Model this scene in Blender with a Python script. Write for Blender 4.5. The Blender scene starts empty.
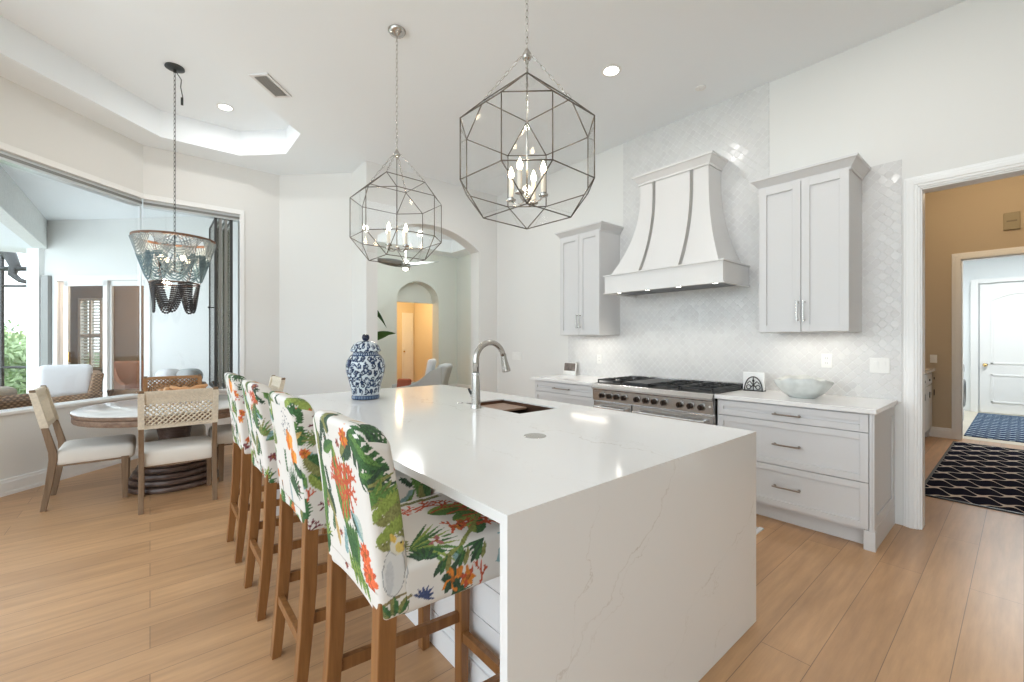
import bpy, bmesh, math, random
import numpy as np
from mathutils import Vector, Matrix

C = bpy.context.scene.collection
SC = bpy.context.scene
PI = math.pi
R = math.radians

# ------------------------------------------------------------------ camera, world, exposure
cam_data = bpy.data.cameras.new('camera')
cam_data.sensor_width = 36.0
cam_data.lens = 430.5 / 1024 * 36
cam_data.clip_start = 0.05
cam_data.clip_end = 200
cam = bpy.data.objects.new('camera', cam_data)
cam.location = (0, 0, 1.35)
cam.rotation_euler = (R(90), 0, R(-40.06))
C.objects.link(cam)
SC.camera = cam

SC.view_settings.view_transform = 'Standard'
SC.view_settings.look = 'None'
SC.view_settings.gamma = 1
SC.view_settings.use_curve_mapping = False
SC.view_settings.exposure = 0.2
SC.cycles.max_bounces = 10
SC.cycles.diffuse_bounces = 6
SC.cycles.glossy_bounces = 5
SC.cycles.transmission_bounces = 8
SC.cycles.transparent_max_bounces = 24
SC.cycles.caustics_reflective = False
SC.cycles.caustics_refractive = False
SC.cycles.sample_clamp_indirect = 6

world = bpy.data.worlds.new('world')
SC.world = world
world.use_nodes = True
wn = world.node_tree.nodes; wl = world.node_tree.links
wbg = wn['Background']
wtc = wn.new('ShaderNodeTexCoord'); wsep = wn.new('ShaderNodeSeparateXYZ')
wramp = wn.new('ShaderNodeValToRGB')
wl.new(wtc.outputs['Generated'], wsep.inputs[0]); wl.new(wsep.outputs['Z'], wramp.inputs[0])
wramp.color_ramp.elements[0].position = 0.0; wramp.color_ramp.elements[0].color = (0.83, 0.93, 1.0, 1)
wramp.color_ramp.elements[1].position = 0.8; wramp.color_ramp.elements[1].color = (0.76, 0.89, 1.0, 1)
wl.new(wramp.outputs[0], wbg.inputs[0])
wbg.inputs[1].default_value = 3.2


def lamp(name, kind, loc, power, color=(1, 1, 1), size=0.1, size_y=None, rot=(0, 0, 0), spot=None):
    d = bpy.data.lights.new(name, kind)
    d.energy = power; d.color = color
    if kind == 'AREA':
        d.size = size
        if size_y: d.shape = 'RECTANGLE'; d.size_y = size_y
        else: d.shape = 'DISK'
    elif kind == 'POINT': d.shadow_soft_size = size
    elif kind == 'SPOT':
        d.shadow_soft_size = size; d.spot_size = spot or R(120); d.spot_blend = 0.8
    o = bpy.data.objects.new(name, d); o.location = loc; o.rotation_euler = rot
    C.objects.link(o)
    return o


# ------------------------------------------------------------------ materials
def mat(name, color, rough=0.6, metal=0.0, emit=None, estr=1.0, bump=None, vary=None, spec=None, coat=0):
    m = bpy.data.materials.new(name); m.use_nodes = True
    nt = m.node_tree; b = nt.nodes['Principled BSDF']
    b.inputs['Base Color'].default_value = (*color, 1)
    b.inputs['Roughness'].default_value = rough
    b.inputs['Metallic'].default_value = metal
    if spec is not None: b.inputs['Specular IOR Level'].default_value = spec
    if coat: b.inputs['Coat Weight'].default_value = coat
    if emit:
        b.inputs['Emission Color'].default_value = (*emit, 1)
        b.inputs['Emission Strength'].default_value = estr
    tc = nt.nodes.new('ShaderNodeTexCoord')
    if vary:                                  # (scale, amount) soft colour variation of the thing itself
        n = nt.nodes.new('ShaderNodeTexNoise'); n.inputs['Scale'].default_value = vary[0]
        n.inputs['Detail'].default_value = 5
        nt.links.new(tc.outputs['Object'], n.inputs['Vector'])
        mr = nt.nodes.new('ShaderNodeMapRange')
        mr.inputs['From Min'].default_value = 0.3; mr.inputs['From Max'].default_value = 0.7
        mr.inputs['To Min'].default_value = 1 - vary[1]; mr.inputs['To Max'].default_value = 1 + vary[1]
        nt.links.new(n.outputs[0], mr.inputs[0])
        mul = nt.nodes.new('ShaderNodeVectorMath'); mul.operation = 'SCALE'
        mul.inputs[0].default_value = color
        nt.links.new(mr.outputs[0], mul.inputs['Scale'])
        nt.links.new(mul.outputs[0], b.inputs['Base Color'])
    if bump:
        n = nt.nodes.new('ShaderNodeTexNoise'); n.inputs['Scale'].default_value = bump[0]
        nt.links.new(tc.outputs['Object'], n.inputs['Vector'])
        bp = nt.nodes.new('ShaderNodeBump'); bp.inputs['Strength'].default_value = bump[1]
        bp.inputs['Distance'].default_value = 0.01
        nt.links.new(n.outputs[0], bp.inputs['Height']); nt.links.new(bp.outputs[0], b.inputs['Normal'])
    return m


class N:                                       # tiny node-maths helper
    def __init__(s, m): s.t = m.node_tree; s.b = s.t.nodes['Principled BSDF']
    def new(s, k): return s.t.nodes.new(k)
    def link(s, a, b): s.t.links.new(a, b)
    def m(s, op, a, b=None, c=None):
        n = s.new('ShaderNodeMath'); n.operation = op
        for i, v in enumerate((a, b, c)):
            if v is None: continue
            if isinstance(v, (int, float)): n.inputs[i].default_value = v
            else: s.link(v, n.inputs[i])
        return n.outputs[0]
    def mix(s, fac, a, b):
        n = s.new('ShaderNodeMix'); n.data_type = 'RGBA'
        if isinstance(fac, (int, float)): n.inputs[0].default_value = fac
        else: s.link(fac, n.inputs[0])
        for i, v in ((6, a), (7, b)):
            if isinstance(v, tuple): n.inputs[i].default_value = (*v, 1)
            else: s.link(v, n.inputs[i])
        return n.outputs[2]
    def coord(s, which='Object'):
        tc = s.new('ShaderNodeTexCoord'); sp = s.new('ShaderNodeSeparateXYZ')
        s.link(tc.outputs[which], sp.inputs[0]); return tc.outputs[which], sp.outputs
    def noise(s, vec, scale, detail=4, rough=0.5):
        n = s.new('ShaderNodeTexNoise'); n.inputs['Scale'].default_value = scale
        n.inputs['Detail'].default_value = detail; n.inputs['Roughness'].default_value = rough
        s.link(vec, n.inputs['Vector']); return n.outputs[0]
    def comb(s, x, y, z):
        n = s.new('ShaderNodeCombineXYZ')
        for i, v in enumerate((x, y, z)):
            if isinstance(v, (int, float)): n.inputs[i].default_value = v
            else: s.link(v, n.inputs[i])
        return n.outputs[0]
    def bump(s, h, strength, dist=0.01):
        bp = s.new('ShaderNodeBump'); bp.inputs['Strength'].default_value = strength
        bp.inputs['Distance'].default_value = dist
        s.link(h, bp.inputs['Height']); s.link(bp.outputs[0], s.b.inputs['Normal'])


def floor_material():
    m = mat('oak_plank_floor', (0.5, 0.3, 0.17), 0.33); n = N(m)
    vec, xyz = n.coord()
    br = n.new('ShaderNodeTexBrick')
    n.link(vec, br.inputs['Vector'])
    br.inputs['Scale'].default_value = 1.0
    br.inputs['Brick Width'].default_value = 2.1; br.inputs['Row Height'].default_value = 0.19
    br.inputs['Mortar Size'].default_value = 0.0016; br.inputs['Mortar Smooth'].default_value = 0.3
    br.inputs['Bias'].default_value = 0.0
    br.offset = 0.37; br.offset_frequency = 2
    br.inputs['Color1'].default_value = (0.49, 0.285, 0.145, 1)
    br.inputs['Color2'].default_value = (0.41, 0.232, 0.116, 1)
    br.inputs['Mortar'].default_value = (0.19, 0.11, 0.06, 1)
    gv = n.comb(n.m('MULTIPLY', xyz[0], 1.3), n.m('MULTIPLY', xyz[1], 14.0), 0.0)
    g = n.noise(gv, 1.6, 8, 0.62)
    gv2 = n.comb(n.m('MULTIPLY', xyz[0], 0.9), n.m('MULTIPLY', xyz[1], 4.0), 3.0)
    g2 = n.noise(gv2, 1.1, 5, 0.6)
    k = n.m('ADD', n.m('MULTIPLY', g, 0.75), n.m('MULTIPLY', g2, 0.55))
    k = n.m('ADD', k, 0.36)
    mul = n.new('ShaderNodeVectorMath'); mul.operation = 'SCALE'
    n.link(br.outputs[0], mul.inputs[0]); n.link(k, mul.inputs['Scale'])
    n.link(mul.outputs[0], n.b.inputs['Base Color'])
    n.bump(g, 0.05, 0.004)
    return m


def tile_material():
    # small glossy ogee tiles in white and pale grey mother-of-pearl tones
    m = mat('ogee_mosaic_tile', (0.7, 0.7, 0.7), 0.22); n = N(m)
    vec, xyz = n.coord()
    a = 0.072
    u = n.m('DIVIDE', xyz[1], a); v = n.m('DIVIDE', xyz[2], a)
    cu = n.m('COSINE', n.m('MULTIPLY', u, 2 * PI)); cv = n.m('COSINE', n.m('MULTIPLY', v, 2 * PI))
    s_ = n.m('ABSOLUTE', n.m('ADD', cu, cv))
    p = n.m('FLOOR', n.m('ADD', n.m('ADD', u, v), 0.5)); q = n.m('FLOOR', n.m('ADD', n.m('SUBTRACT', u, v), 0.5))
    wn_ = n.new('ShaderNodeTexWhiteNoise'); wn_.noise_dimensions = '2D'
    n.link(n.comb(p, q, 0.0), wn_.inputs['Vector'])
    big = n.noise(vec, 3.0, 3)
    k = n.m('ADD', n.m('MULTIPLY', wn_.outputs[0], 0.45), n.m('MULTIPLY', big, 0.5))
    base = n.mix(k, (0.74, 0.735, 0.72), (0.57, 0.56, 0.56))
    mr = n.new('ShaderNodeMapRange'); mr.inputs['From Min'].default_value = 0.10; mr.inputs['From Max'].default_value = 0.34
    n.link(s_, mr.inputs[0])
    col = n.mix(mr.outputs[0], (0.70, 0.70, 0.69), base)
    n.link(col, n.b.inputs['Base Color'])
    n.bump(mr.outputs[0], 0.5, 0.003)
    n.link(n.m('ADD', n.m('MULTIPLY', wn_.outputs[0], 0.25), 0.12), n.b.inputs['Roughness'])
    return m


def quartz_material(veins=True):
    m = mat('white_quartz', (0.77, 0.765, 0.755), 0.09, coat=0.0); n = N(m)
    vec, xyz = n.coord()
    n1 = n.noise(vec, 2.2, 6, 0.62); n2 = n.noise(vec, 9.0, 5, 0.6)
    wob = n.m('ADD', n.m('MULTIPLY', n.m('SUBTRACT', n1, 0.5), 0.42), n.m('MULTIPLY', n.m('SUBTRACT', n2, 0.5), 0.10))
    total = None
    for (nx, nz, c, w, s) in ((0.63, -0.777, 0.258, 0.006, 1.0), (0.63, -0.777, 0.30, 0.003, 0.6),
                              (0.475, -0.88, 0.532, 0.006, 0.9), (0.475, -0.88, 0.56, 0.003, 0.5),
                              (0.98, -0.20, 0.825, 0.003, 0.7), (0.55, -0.83, 0.95, 0.004, 0.5)):
        d = n.m('ADD', n.m('MULTIPLY', xyz[0], nx), n.m('MULTIPLY', xyz[2], nz))
        d = n.m('ABSOLUTE', n.m('SUBTRACT', n.m('ADD', d, wob), c))
        mr = n.new('ShaderNodeMapRange'); mr.inputs['From Min'].default_value = 0; mr.inputs['From Max'].default_value = w
        mr.inputs['To Min'].default_value = s; mr.inputs['To Max'].default_value = 0
        n.link(d, mr.inputs[0])
        total = mr.outputs[0] if total is None else n.m('MAXIMUM', total, mr.outputs[0])
    patchy = n.noise(vec, 5.0, 3)
    mp = n.new('ShaderNodeMapRange'); mp.inputs['From Min'].default_value = 0.42; mp.inputs['From Max'].default_value = 0.6
    n.link(patchy, mp.inputs[0])
    fac = n.m('MULTIPLY', total, n.m('ADD', n.m('MULTIPLY', mp.outputs[0], 0.42), 0.10))
    n.link(n.mix(fac, (0.77, 0.765, 0.755), (0.42, 0.36, 0.29)), n.b.inputs['Base Color'])
    return m


def lattice_material(name, ground, line, ax, ay, w, wav=0.0):
    m = mat(name, ground, 1.0, spec=0.05); n = N(m)
    vec, xyz = n.coord()
    wv = n.m('MULTIPLY', n.m('SINE', n.m('MULTIPLY', xyz[1], 2 * PI / ay * 2)), wav)
    cu = n.m('COSINE', n.m('MULTIPLY', n.m('ADD', xyz[0], wv), 2 * PI / ax))
    cv = n.m('COSINE', n.m('MULTIPLY', xyz[1], 2 * PI / ay))
    s_ = n.m('ABSOLUTE', n.m('ADD', cu, cv))
    mr = n.new('ShaderNodeMapRange'); mr.inputs['From Min'].default_value = w * 0.8; mr.inputs['From Max'].default_value = w * 1.2
    n.link(s_, mr.inputs[0])
    n.link(n.mix(mr.outputs[0], line, ground), n.b.inputs['Base Color'])
    nz = n.noise(vec, 300, 2); n.bump(nz, 0.4, 0.004)
    return m


def wood_material(name, c1, c2, rough=0.5, axis=2, scale=1.0):
    m = mat(name, c1, rough); n = N(m)
    vec, xyz = n.coord()
    f = [26.0, 26.0, 26.0]; f[axis] = 2.0
    gv = n.comb(*[n.m('MULTIPLY', xyz[i], f[i] * scale) for i in range(3)])
    g = n.noise(gv, 1.5, 6, 0.6)
    mr = n.new('ShaderNodeMapRange'); mr.inputs['From Min'].default_value = 0.35; mr.inputs['From Max'].default_value = 0.65
    n.link(g, mr.inputs[0])
    n.link(n.mix(mr.outputs[0], c1, c2), n.b.inputs['Base Color'])
    n.bump(g, 0.15, 0.003)
    return m


def wicker_material():
    m = mat('brown_wicker', (0.3, 0.18, 0.1), 0.7); n = N(m)
    vec, xyz = n.coord()
    h = n.m('ADD', xyz[0], xyz[1])
    row = n.m('FLOOR', n.m('DIVIDE', xyz[2], 0.022))
    a_ = n.m('SINE', n.m('ADD', n.m('MULTIPLY', h, 2 * PI / 0.05), n.m('MULTIPLY', row, PI)))
    b_ = n.m('ABSOLUTE', n.m('SINE', n.m('MULTIPLY', xyz[2], PI / 0.022)))
    k = n.m('MULTIPLY', n.m('ADD', n.m('MULTIPLY', a_, 0.5), 0.5), b_)
    n.link(n.mix(k, (0.13, 0.07, 0.035), (0.46, 0.28, 0.16)), n.b.inputs['Base Color'])
    n.bump(k, 0.6, 0.01)
    return m


def glass_material(name, tint=(1, 1, 1), refl=1.0):
    m = bpy.data.materials.new(name); m.use_nodes = True
    nt = m.node_tree; nt.nodes.clear()
    out = nt.nodes.new('ShaderNodeOutputMaterial'); mx = nt.nodes.new('ShaderNodeMixShader')
    tr = nt.nodes.new('ShaderNodeBsdfTransparent'); gl = nt.nodes.new('ShaderNodeBsdfGlossy')
    lw_ = nt.nodes.new('ShaderNodeLayerWeight'); lw_.inputs['Blend'].default_value = 0.5
    pw_ = nt.nodes.new('ShaderNodeMath'); pw_.operation = 'POWER'; pw_.inputs[1].default_value = 5.0
    nt.links.new(lw_.outputs['Facing'], pw_.inputs[0])
    fr = nt.nodes.new('ShaderNodeMath'); fr.operation = 'MULTIPLY_ADD'; fr.inputs[1].default_value = 0.8; fr.inputs[2].default_value = 0.045
    nt.links.new(pw_.outputs[0], fr.inputs[0])
    mu = nt.nodes.new('ShaderNodeMath'); mu.operation = 'MULTIPLY'; mu.inputs[1].default_value = refl
    tr.inputs[0].default_value = (*tint, 1); gl.inputs['Roughness'].default_value = 0.01
    nt.links.new(fr.outputs[0], mu.inputs[0]); nt.links.new(mu.outputs[0], mx.inputs[0])
    nt.links.new(tr.outputs[0], mx.inputs[1]); nt.links.new(gl.outputs[0], mx.inputs[2])
    nt.links.new(mx.outputs[0], out.inputs[0])
    return m


def painted_material(name, rough=0.8, bumps=True):
    m = mat(name, (0.8, 0.8, 0.8), rough); n = N(m)
    at = n.new('ShaderNodeAttribute'); at.attribute_name = 'print'
    n.link(at.outputs['Color'], n.b.inputs['Base Color'])
    if bumps:
        vec, _ = n.coord(); n.bump(n.noise(vec, 500, 2), 0.15, 0.002)
    return m


M = dict(
    wall=mat('warm_white_wall_paint', (0.745, 0.74, 0.72), 0.85),
    ceiling=mat('white_ceiling_paint', (0.84, 0.875, 0.90), 0.9),
    trim=mat('white_trim_paint', (0.84, 0.84, 0.83), 0.4),
    beige=mat('tan_hall_paint', (0.52, 0.43, 0.31), 0.85),
    grey_wall=mat('grey_green_wall_paint', (0.68, 0.71, 0.67), 0.85),
    sand=mat('sand_wall_paint', (0.66, 0.60, 0.49), 0.85),
    cool_wall=mat('laundry_wall_paint', (0.80, 0.83, 0.84), 0.8),
    floor=floor_material(),
    tile=tile_material(),
    quartz=quartz_material(),
    counter=mat('pale_quartz_counter', (0.80, 0.79, 0.78), 0.12, vary=(30, 0.02)),
    cabinet=mat('light_grey_cabinet_paint', (0.64, 0.635, 0.635), 0.42),
    cab_island=mat('white_island_paint', (0.74, 0.74, 0.74), 0.45),
    hood=mat('white_hood_lacquer', (0.70, 0.69, 0.68), 0.2),
    steel=mat('stainless_steel', (0.62, 0.61, 0.60), 0.25, 1.0),
    strap=mat('polished_steel_strap', (0.52, 0.52, 0.51), 0.22, 1.0),
    chrome=mat('chrome', (0.75, 0.75, 0.76), 0.06, 1.0),
    nickel=mat('brushed_nickel', (0.50, 0.48, 0.45), 0.25, 1.0),
    pewter=mat('pewter_handle', (0.34, 0.29, 0.25), 0.35, 1.0),
    frame=mat('lantern_frame_metal', (0.15, 0.13, 0.11), 0.35, 0.9),
    iron=mat('black_cast_iron', (0.02, 0.02, 0.02), 0.45),
    darkglass=mat('dark_oven_glass', (0.03, 0.03, 0.03), 0.08),
    black=mat('black_paint', (0.015, 0.015, 0.015), 0.4),
    copper_sink=mat('dark_bronze_sink', (0.16, 0.09, 0.06), 0.28, 0.7),
    disc=mat('beige_steel_disc', (0.36, 0.33, 0.29), 0.3, 0.8),
    glass=glass_material('clear_glass', (0.985, 0.99, 0.99), 1.0),
    door_glass=glass_material('door_glass', (0.90, 0.90, 0.88), 0.35),
    stack_glass=glass_material('tinted_stacked_glass', (0.62, 0.60, 0.53), 1.0),
    dark_frame=mat('dark_window_metal', (0.05, 0.05, 0.05), 0.4, 0.3),
    alu=mat('pale_aluminium', (0.62, 0.65, 0.66), 0.3, 0.7),
    alu_dark=mat('grey_aluminium', (0.25, 0.25, 0.24), 0.35, 0.6),
    candle=mat('ivory_candle_sleeve', (0.82, 0.76, 0.66), 0.5),
    bulb=mat('glowing_bulb', (1, 0.85, 0.6), 0.3, emit=(1.0, 0.80, 0.52), estr=28),
    can=mat('glowing_downlight', (1, 1, 1), 0.3, emit=(1.0, 0.97, 0.90), estr=9),
    led=mat('glowing_hood_light', (1, 1, 1), 0.3, emit=(1.0, 0.95, 0.85), estr=14),
    stool_wood=wood_material('honey_stool_wood', (0.18, 0.072, 0.020), (0.27, 0.12, 0.038), 0.4),
    chair_wood=wood_material('weathered_chair_wood', (0.155, 0.093, 0.05), (0.225, 0.145, 0.085), 0.55),
    table_wood=wood_material('weathered_table_wood', (0.15, 0.09, 0.06), (0.25, 0.17, 0.12), 0.5, axis=0),
    table_top=wood_material('sky_sheen_table_top', (0.60, 0.59, 0.57), (0.68, 0.67, 0.65), 0.13, axis=0),  # sky reflection on the glossy top, put into its pale base colour
    pedestal=wood_material('dark_pedestal_wood', (0.06, 0.035, 0.025), (0.14, 0.09, 0.07), 0.4, axis=0),
    rope=mat('cream_rope', (0.66, 0.58, 0.46), 0.9, bump=(250, 0.4), vary=(60, 0.1)),
    brown_rope=mat('brown_rope', (0.33, 0.17, 0.075), 0.9, bump=(250, 0.4), vary=(60, 0.15)),
    linen=mat('cream_linen', (0.70, 0.66, 0.60), 0.95, bump=(400, 0.2)),
    white_fabric=mat('white_outdoor_fabric', (0.82, 0.82, 0.84), 0.95, bump=(300, 0.2)),
    taupe_fabric=mat('taupe_outdoor_fabric', (0.45, 0.40, 0.34), 0.95, bump=(300, 0.2), vary=(40, 0.1)),
    grey_fabric=mat('grey_upholstery', (0.50, 0.52, 0.52), 0.95, bump=(300, 0.2)),
    red_fabric=mat('rust_red_fabric', (0.40, 0.10, 0.05), 0.95),
    driftwood=wood_material('orange_driftwood', (0.42, 0.20, 0.08), (0.62, 0.34, 0.16), 0.5, axis=0),
    wicker=wicker_material(),
    bead_grey=mat('pale_grey_bead', (0.24, 0.28, 0.29), 0.35, vary=(40, 0.15)),
    bead_blue=mat('grey_blue_bead', (0.11, 0.18, 0.21), 0.35, vary=(40, 0.2)),
    bead_black=mat('black_wood_bead', (0.018, 0.013, 0.014), 0.35),
    rust=mat('rusty_brown_metal', (0.16, 0.08, 0.045), 0.6, 0.2),
    dark_bronze=mat('dark_bronze_canopy', (0.05, 0.055, 0.055), 0.4, 0.6),
    vent=mat('vent_louvre_grey', (0.42, 0.41, 0.39), 0.5),
    vent_frame=mat('vent_frame_white', (0.72, 0.72, 0.72), 0.5),
    plate=mat('white_plastic', (0.80, 0.795, 0.77), 0.35),
    socket=mat('socket_dark_grey', (0.30, 0.29, 0.28), 0.5),  # dark grey of the outlet slots and the button cap
    bowl=mat('pale_celadon_ceramic', (0.60, 0.62, 0.60), 0.15, vary=(14, 0.12)),
    leaf=mat('dark_green_leaf', (0.035, 0.11, 0.02), 0.4, vary=(10, 0.3)),
    garden=mat('garden_leaf', (0.36, 0.46, 0.24), 0.6, vary=(2, 0.5)),
    garden_light=mat('garden_leaf_light', (0.55, 0.62, 0.32), 0.6, vary=(2, 0.4)),
    bark=mat('brown_bark', (0.10, 0.06, 0.04), 0.9),
    pot=mat('grey_pot', (0.25, 0.25, 0.24), 0.6),
    brown_wall=mat('taupe_bedroom_paint', (0.33, 0.24, 0.165), 0.9),
    golden=mat('cream_corridor_paint', (0.74, 0.64, 0.46), 0.8),
    laundry_tile=mat('pale_laundry_tile', (0.62, 0.56, 0.45), 0.35, vary=(3, 0.05)),
    deck=mat('pale_lanai_paver', (0.80, 0.79, 0.76), 0.7, vary=(3, 0.1)),
    stucco=mat('rough_white_stucco', (0.70, 0.71, 0.69), 0.95, bump=(60, 0.6), vary=(25, 0.06)),
    brass=mat('polished_brass', (0.75, 0.52, 0.22), 0.2, 1.0),
    navy_rug=lattice_material('navy_lattice_rug', (0.008, 0.009, 0.022), (0.60, 0.55, 0.50), 0.34, 0.30, 0.19, 0.025),
    blue_rug=lattice_material('blue_lattice_rug', (0.015, 0.035, 0.09), (0.38, 0.46, 0.52), 0.20, 0.20, 0.30),
    fabric=painted_material('tropical_print_cotton', 0.9),
    china=painted_material('blue_white_porcelain', 0.15, False),
    white_app=mat('white_enamel', (0.82, 0.83, 0.84), 0.2),
    duct=mat('dark_hood_filter', (0.10, 0.10, 0.11), 0.35, 0.8),
)


# ------------------------------------------------------------------ mesh helpers
class MB:
    """Collects shapes given in the thing's own coordinates; build() links them as one mesh."""
    def __init__(s): s.bm = bmesh.new()

    def box(s, x0, x1, y0, y1, z0, z1, mx=None):
        vs = [s.bm.verts.new(p) for p in ((x0, y0, z0), (x1, y0, z0), (x1, y1, z0), (x0, y1, z0),
                                          (x0, y0, z1), (x1, y0, z1), (x1, y1, z1), (x0, y1, z1))]
        for f in ((0, 3, 2, 1), (4, 5, 6, 7), (0, 1, 5, 4), (1, 2, 6, 5), (2, 3, 7, 6), (3, 0, 4, 7)):
            s.bm.faces.new([vs[i] for i in f])
        if mx is not None: bmesh.ops.transform(s.bm, matrix=mx, verts=vs)
        return s

    def hexa(s, bottom, top):                 # two quads -> six-sided solid
        a = [s.bm.verts.new(p) for p in bottom]; b = [s.bm.verts.new(p) for p in top]
        n = len(a)
        s.bm.faces.new(a[::-1]); s.bm.faces.new(b)
        for i in range(n):
            s.bm.faces.new((a[i], a[(i + 1) % n], b[(i + 1) % n], b[i]))
        return s

    def loft(s, rings, cap=True, closed=True):
        rs = [[s.bm.verts.new(p) for p in r] for r in rings]
        n = len(rs[0])
        for a, b in zip(rs, rs[1:]):
            for i in range(n if closed else n - 1):
                j = (i + 1) % n
                s.bm.faces.new((a[i], a[j], b[j], b[i]))
        if cap and closed:
            s.bm.faces.new(rs[0][::-1]); s.bm.faces.new(rs[-1])
        return s

    def cyl(s, p0, p1, r0, r1=None, seg=16):
        r1 = r0 if r1 is None else r1
        return s.tube([p0, p1], [r0, r1], seg)

    def tube(s, pts, rad, seg=8, closed=False):
        pts = [Vector(p) for p in pts]; n = len(pts)
        rads = rad if isinstance(rad, (list, tuple)) else [rad] * n
        up = None; rings = []
        for i, p in enumerate(pts):
            a = pts[(i - 1) % n] if (closed or i > 0) else pts[i]
            b = pts[(i + 1) % n] if (closed or i < n - 1) else pts[i]
            t = (b - a).normalized()
            if up is None:
                up = Vector((0, 0, 1)) if abs(t.z) < 0.9 else Vector((1, 0, 0))
            e1 = (up - t * up.dot(t))
            if e1.length < 1e-5: e1 = t.orthogonal()
            e1.normalize(); e2 = t.cross(e1); up = e1
            rings.append([p + (e1 * math.cos(2 * PI * k / seg) + e2 * math.sin(2 * PI * k / seg)) * rads[i] for k in range(seg)])
        if closed: rings.append(rings[0]); return s.loft(rings, cap=False)
        return s.loft(rings)

    def lathe(s, prof, c=(0, 0, 0), seg=32, cap=True):
        rings = [[(c[0] + r * math.cos(2 * PI * k / seg), c[1] + r * math.sin(2 * PI * k / seg), c[2] + z) for k in range(seg)]
                 for r, z in prof]
        return s.loft(rings, cap=cap)

    def ball(s, c, r, u=8, v=6, sc=(1, 1, 1)):
        prof = [(math.sin(PI * i / v), -math.cos(PI * i / v)) for i in range(1, v)]
        top = s.bm.verts.new((c[0], c[1], c[2] + r * sc[2])); bot = s.bm.verts.new((c[0], c[1], c[2] - r * sc[2]))
        rs = [[s.bm.verts.new((c[0] + r * a * math.cos(2 * PI * k / u) * sc[0], c[1] + r * a * math.sin(2 * PI * k / u) * sc[1], c[2] + r * z * sc[2]))
               for k in range(u)] for a, z in prof]
        for a, b in zip(rs, rs[1:]):
            for i in range(u): s.bm.faces.new((a[i], a[(i + 1) % u], b[(i + 1) % u], b[i]))
        for i in range(u):
            s.bm.faces.new((bot, rs[0][(i + 1) % u], rs[0][i])); s.bm.faces.new((top, rs[-1][i], rs[-1][(i + 1) % u]))
        return s

    def prism(s, poly, a, b, axis='z'):       # extrude a 2-D outline along an axis
        def P(p, t):
            return {'z': (p[0], p[1], t), 'y': (p[0], t, p[1]), 'x': (t, p[0], p[1])}[axis]
        return s.hexa([P(p, a) for p in poly], [P(p, b) for p in poly])

    def slab(s, p0, p1, th, z0, z1):          # wall piece between two plan points, thickened to the left of p0->p1
        p0 = Vector(p0); p1 = Vector(p1); d = (p1 - p0).normalized(); nrm = Vector((-d.y, d.x)) * th
        q = [p0, p1, p1 + nrm, p0 + nrm]
        return s.hexa([(v.x, v.y, z0) for v in q], [(v.x, v.y, z1) for v in q])

    def move(s, v, mx=None):
        bmesh.ops.translate(s.bm, vec=Vector(v), verts=s.bm.verts); return s

    def rot(s, ang, axis='Z', c=(0, 0, 0)):
        bmesh.ops.rotate(s.bm, cent=Vector(c), matrix=Matrix.Rotation(ang, 3, axis), verts=s.bm.verts); return s

    def build(s, name, m, parent=None, smooth=False, bevel=0, seg=2, loc=None):
        bmesh.ops.recalc_face_normals(s.bm, faces=s.bm.faces)
        me = bpy.data.meshes.new(name)
        s.bm.to_mesh(me); s.bm.free()
        me.materials.append(m if not isinstance(m, str) else M[m])
        if smooth:
            for p in me.polygons: p.use_smooth = True
        o = bpy.data.objects.new(name, me); C.objects.link(o)
        if parent is not None: o.parent = parent
        if loc: o.location = loc
        if bevel:
            b = o.modifiers.new('bevel', 'BEVEL'); b.width = bevel; b.segments = seg; b.limit_method = 'ANGLE'
            b.angle_limit = R(40)
        if smooth == 'auto':
            e = o.modifiers.new('split', 'EDGE_SPLIT'); e.split_angle = R(35)
        return o


def tag(o, label, cat, group=None, kind=None):
    o['label'] = label; o['category'] = cat
    if group: o['group'] = group
    if kind: o['kind'] = kind
    return o


def thing(name, label, cat, loc=(0, 0, 0), rz=0, group=None):
    o = bpy.data.objects.new(name, None); C.objects.link(o)
    o.location = loc; o.rotation_euler = (0, 0, rz); o.empty_display_size = 0.1
    return tag(o, label, cat, group)


def struct(o):
    o['kind'] = 'structure'; return o


def dup(root, loc=None, rz=None, label=None):
    r = root.copy(); C.objects.link(r)
    if loc is not None: r.location = loc
    if rz is not None: r.rotation_euler = (0, 0, rz)
    if label: r['label'] = label
    for ch in list(root.children):
        c = ch.copy(); C.objects.link(c); c.parent = r
        for g in list(ch.children):
            d = g.copy(); C.objects.link(d); d.parent = c
    return r


def rounded_box_patches(hx, hy, hz, r, step):
    """points and quads of a box surface with rounded edges, centred on the origin; also the face id of each point"""
    P, F, ID = [], [], []
    h = np.array([hx, hy, hz])
    for ax in range(3):
        for sg in (-1, 1):
            a, b = [(1, 2), (0, 2), (0, 1)][ax]
            na = max(2, int(2 * h[a] / step)); nb = max(2, int(2 * h[b] / step))
            ga = np.linspace(-h[a], h[a], na + 1); gb = np.linspace(-h[b], h[b], nb + 1)
            A, B = np.meshgrid(ga, gb, indexing='ij')
            pts = np.zeros((A.size, 3)); pts[:, ax] = sg * h[ax]; pts[:, a] = A.ravel(); pts[:, b] = B.ravel()
            base = sum(len(p) for p in P)
            q = np.clip(pts, -(h - r), h - r); d = pts - q
            L = np.linalg.norm(d, axis=1, keepdims=True); L[L == 0] = 1
            P.append(q + d / L * r); ID.append(np.full(len(pts), ax * 2 + (sg > 0)))
            i, j = np.meshgrid(np.arange(na), np.arange(nb), indexing='ij')
            v0 = base + i * (nb + 1) + j
            qd = np.stack([v0, v0 + (nb + 1), v0 + (nb + 1) + 1, v0 + 1], -1).reshape(-1, 4)
            flip = (sg > 0) if ax == 1 else (sg < 0)
            F.append(qd[:, ::-1] if flip else qd)
    return np.concatenate(P), np.concatenate(F), np.concatenate(ID)


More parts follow.
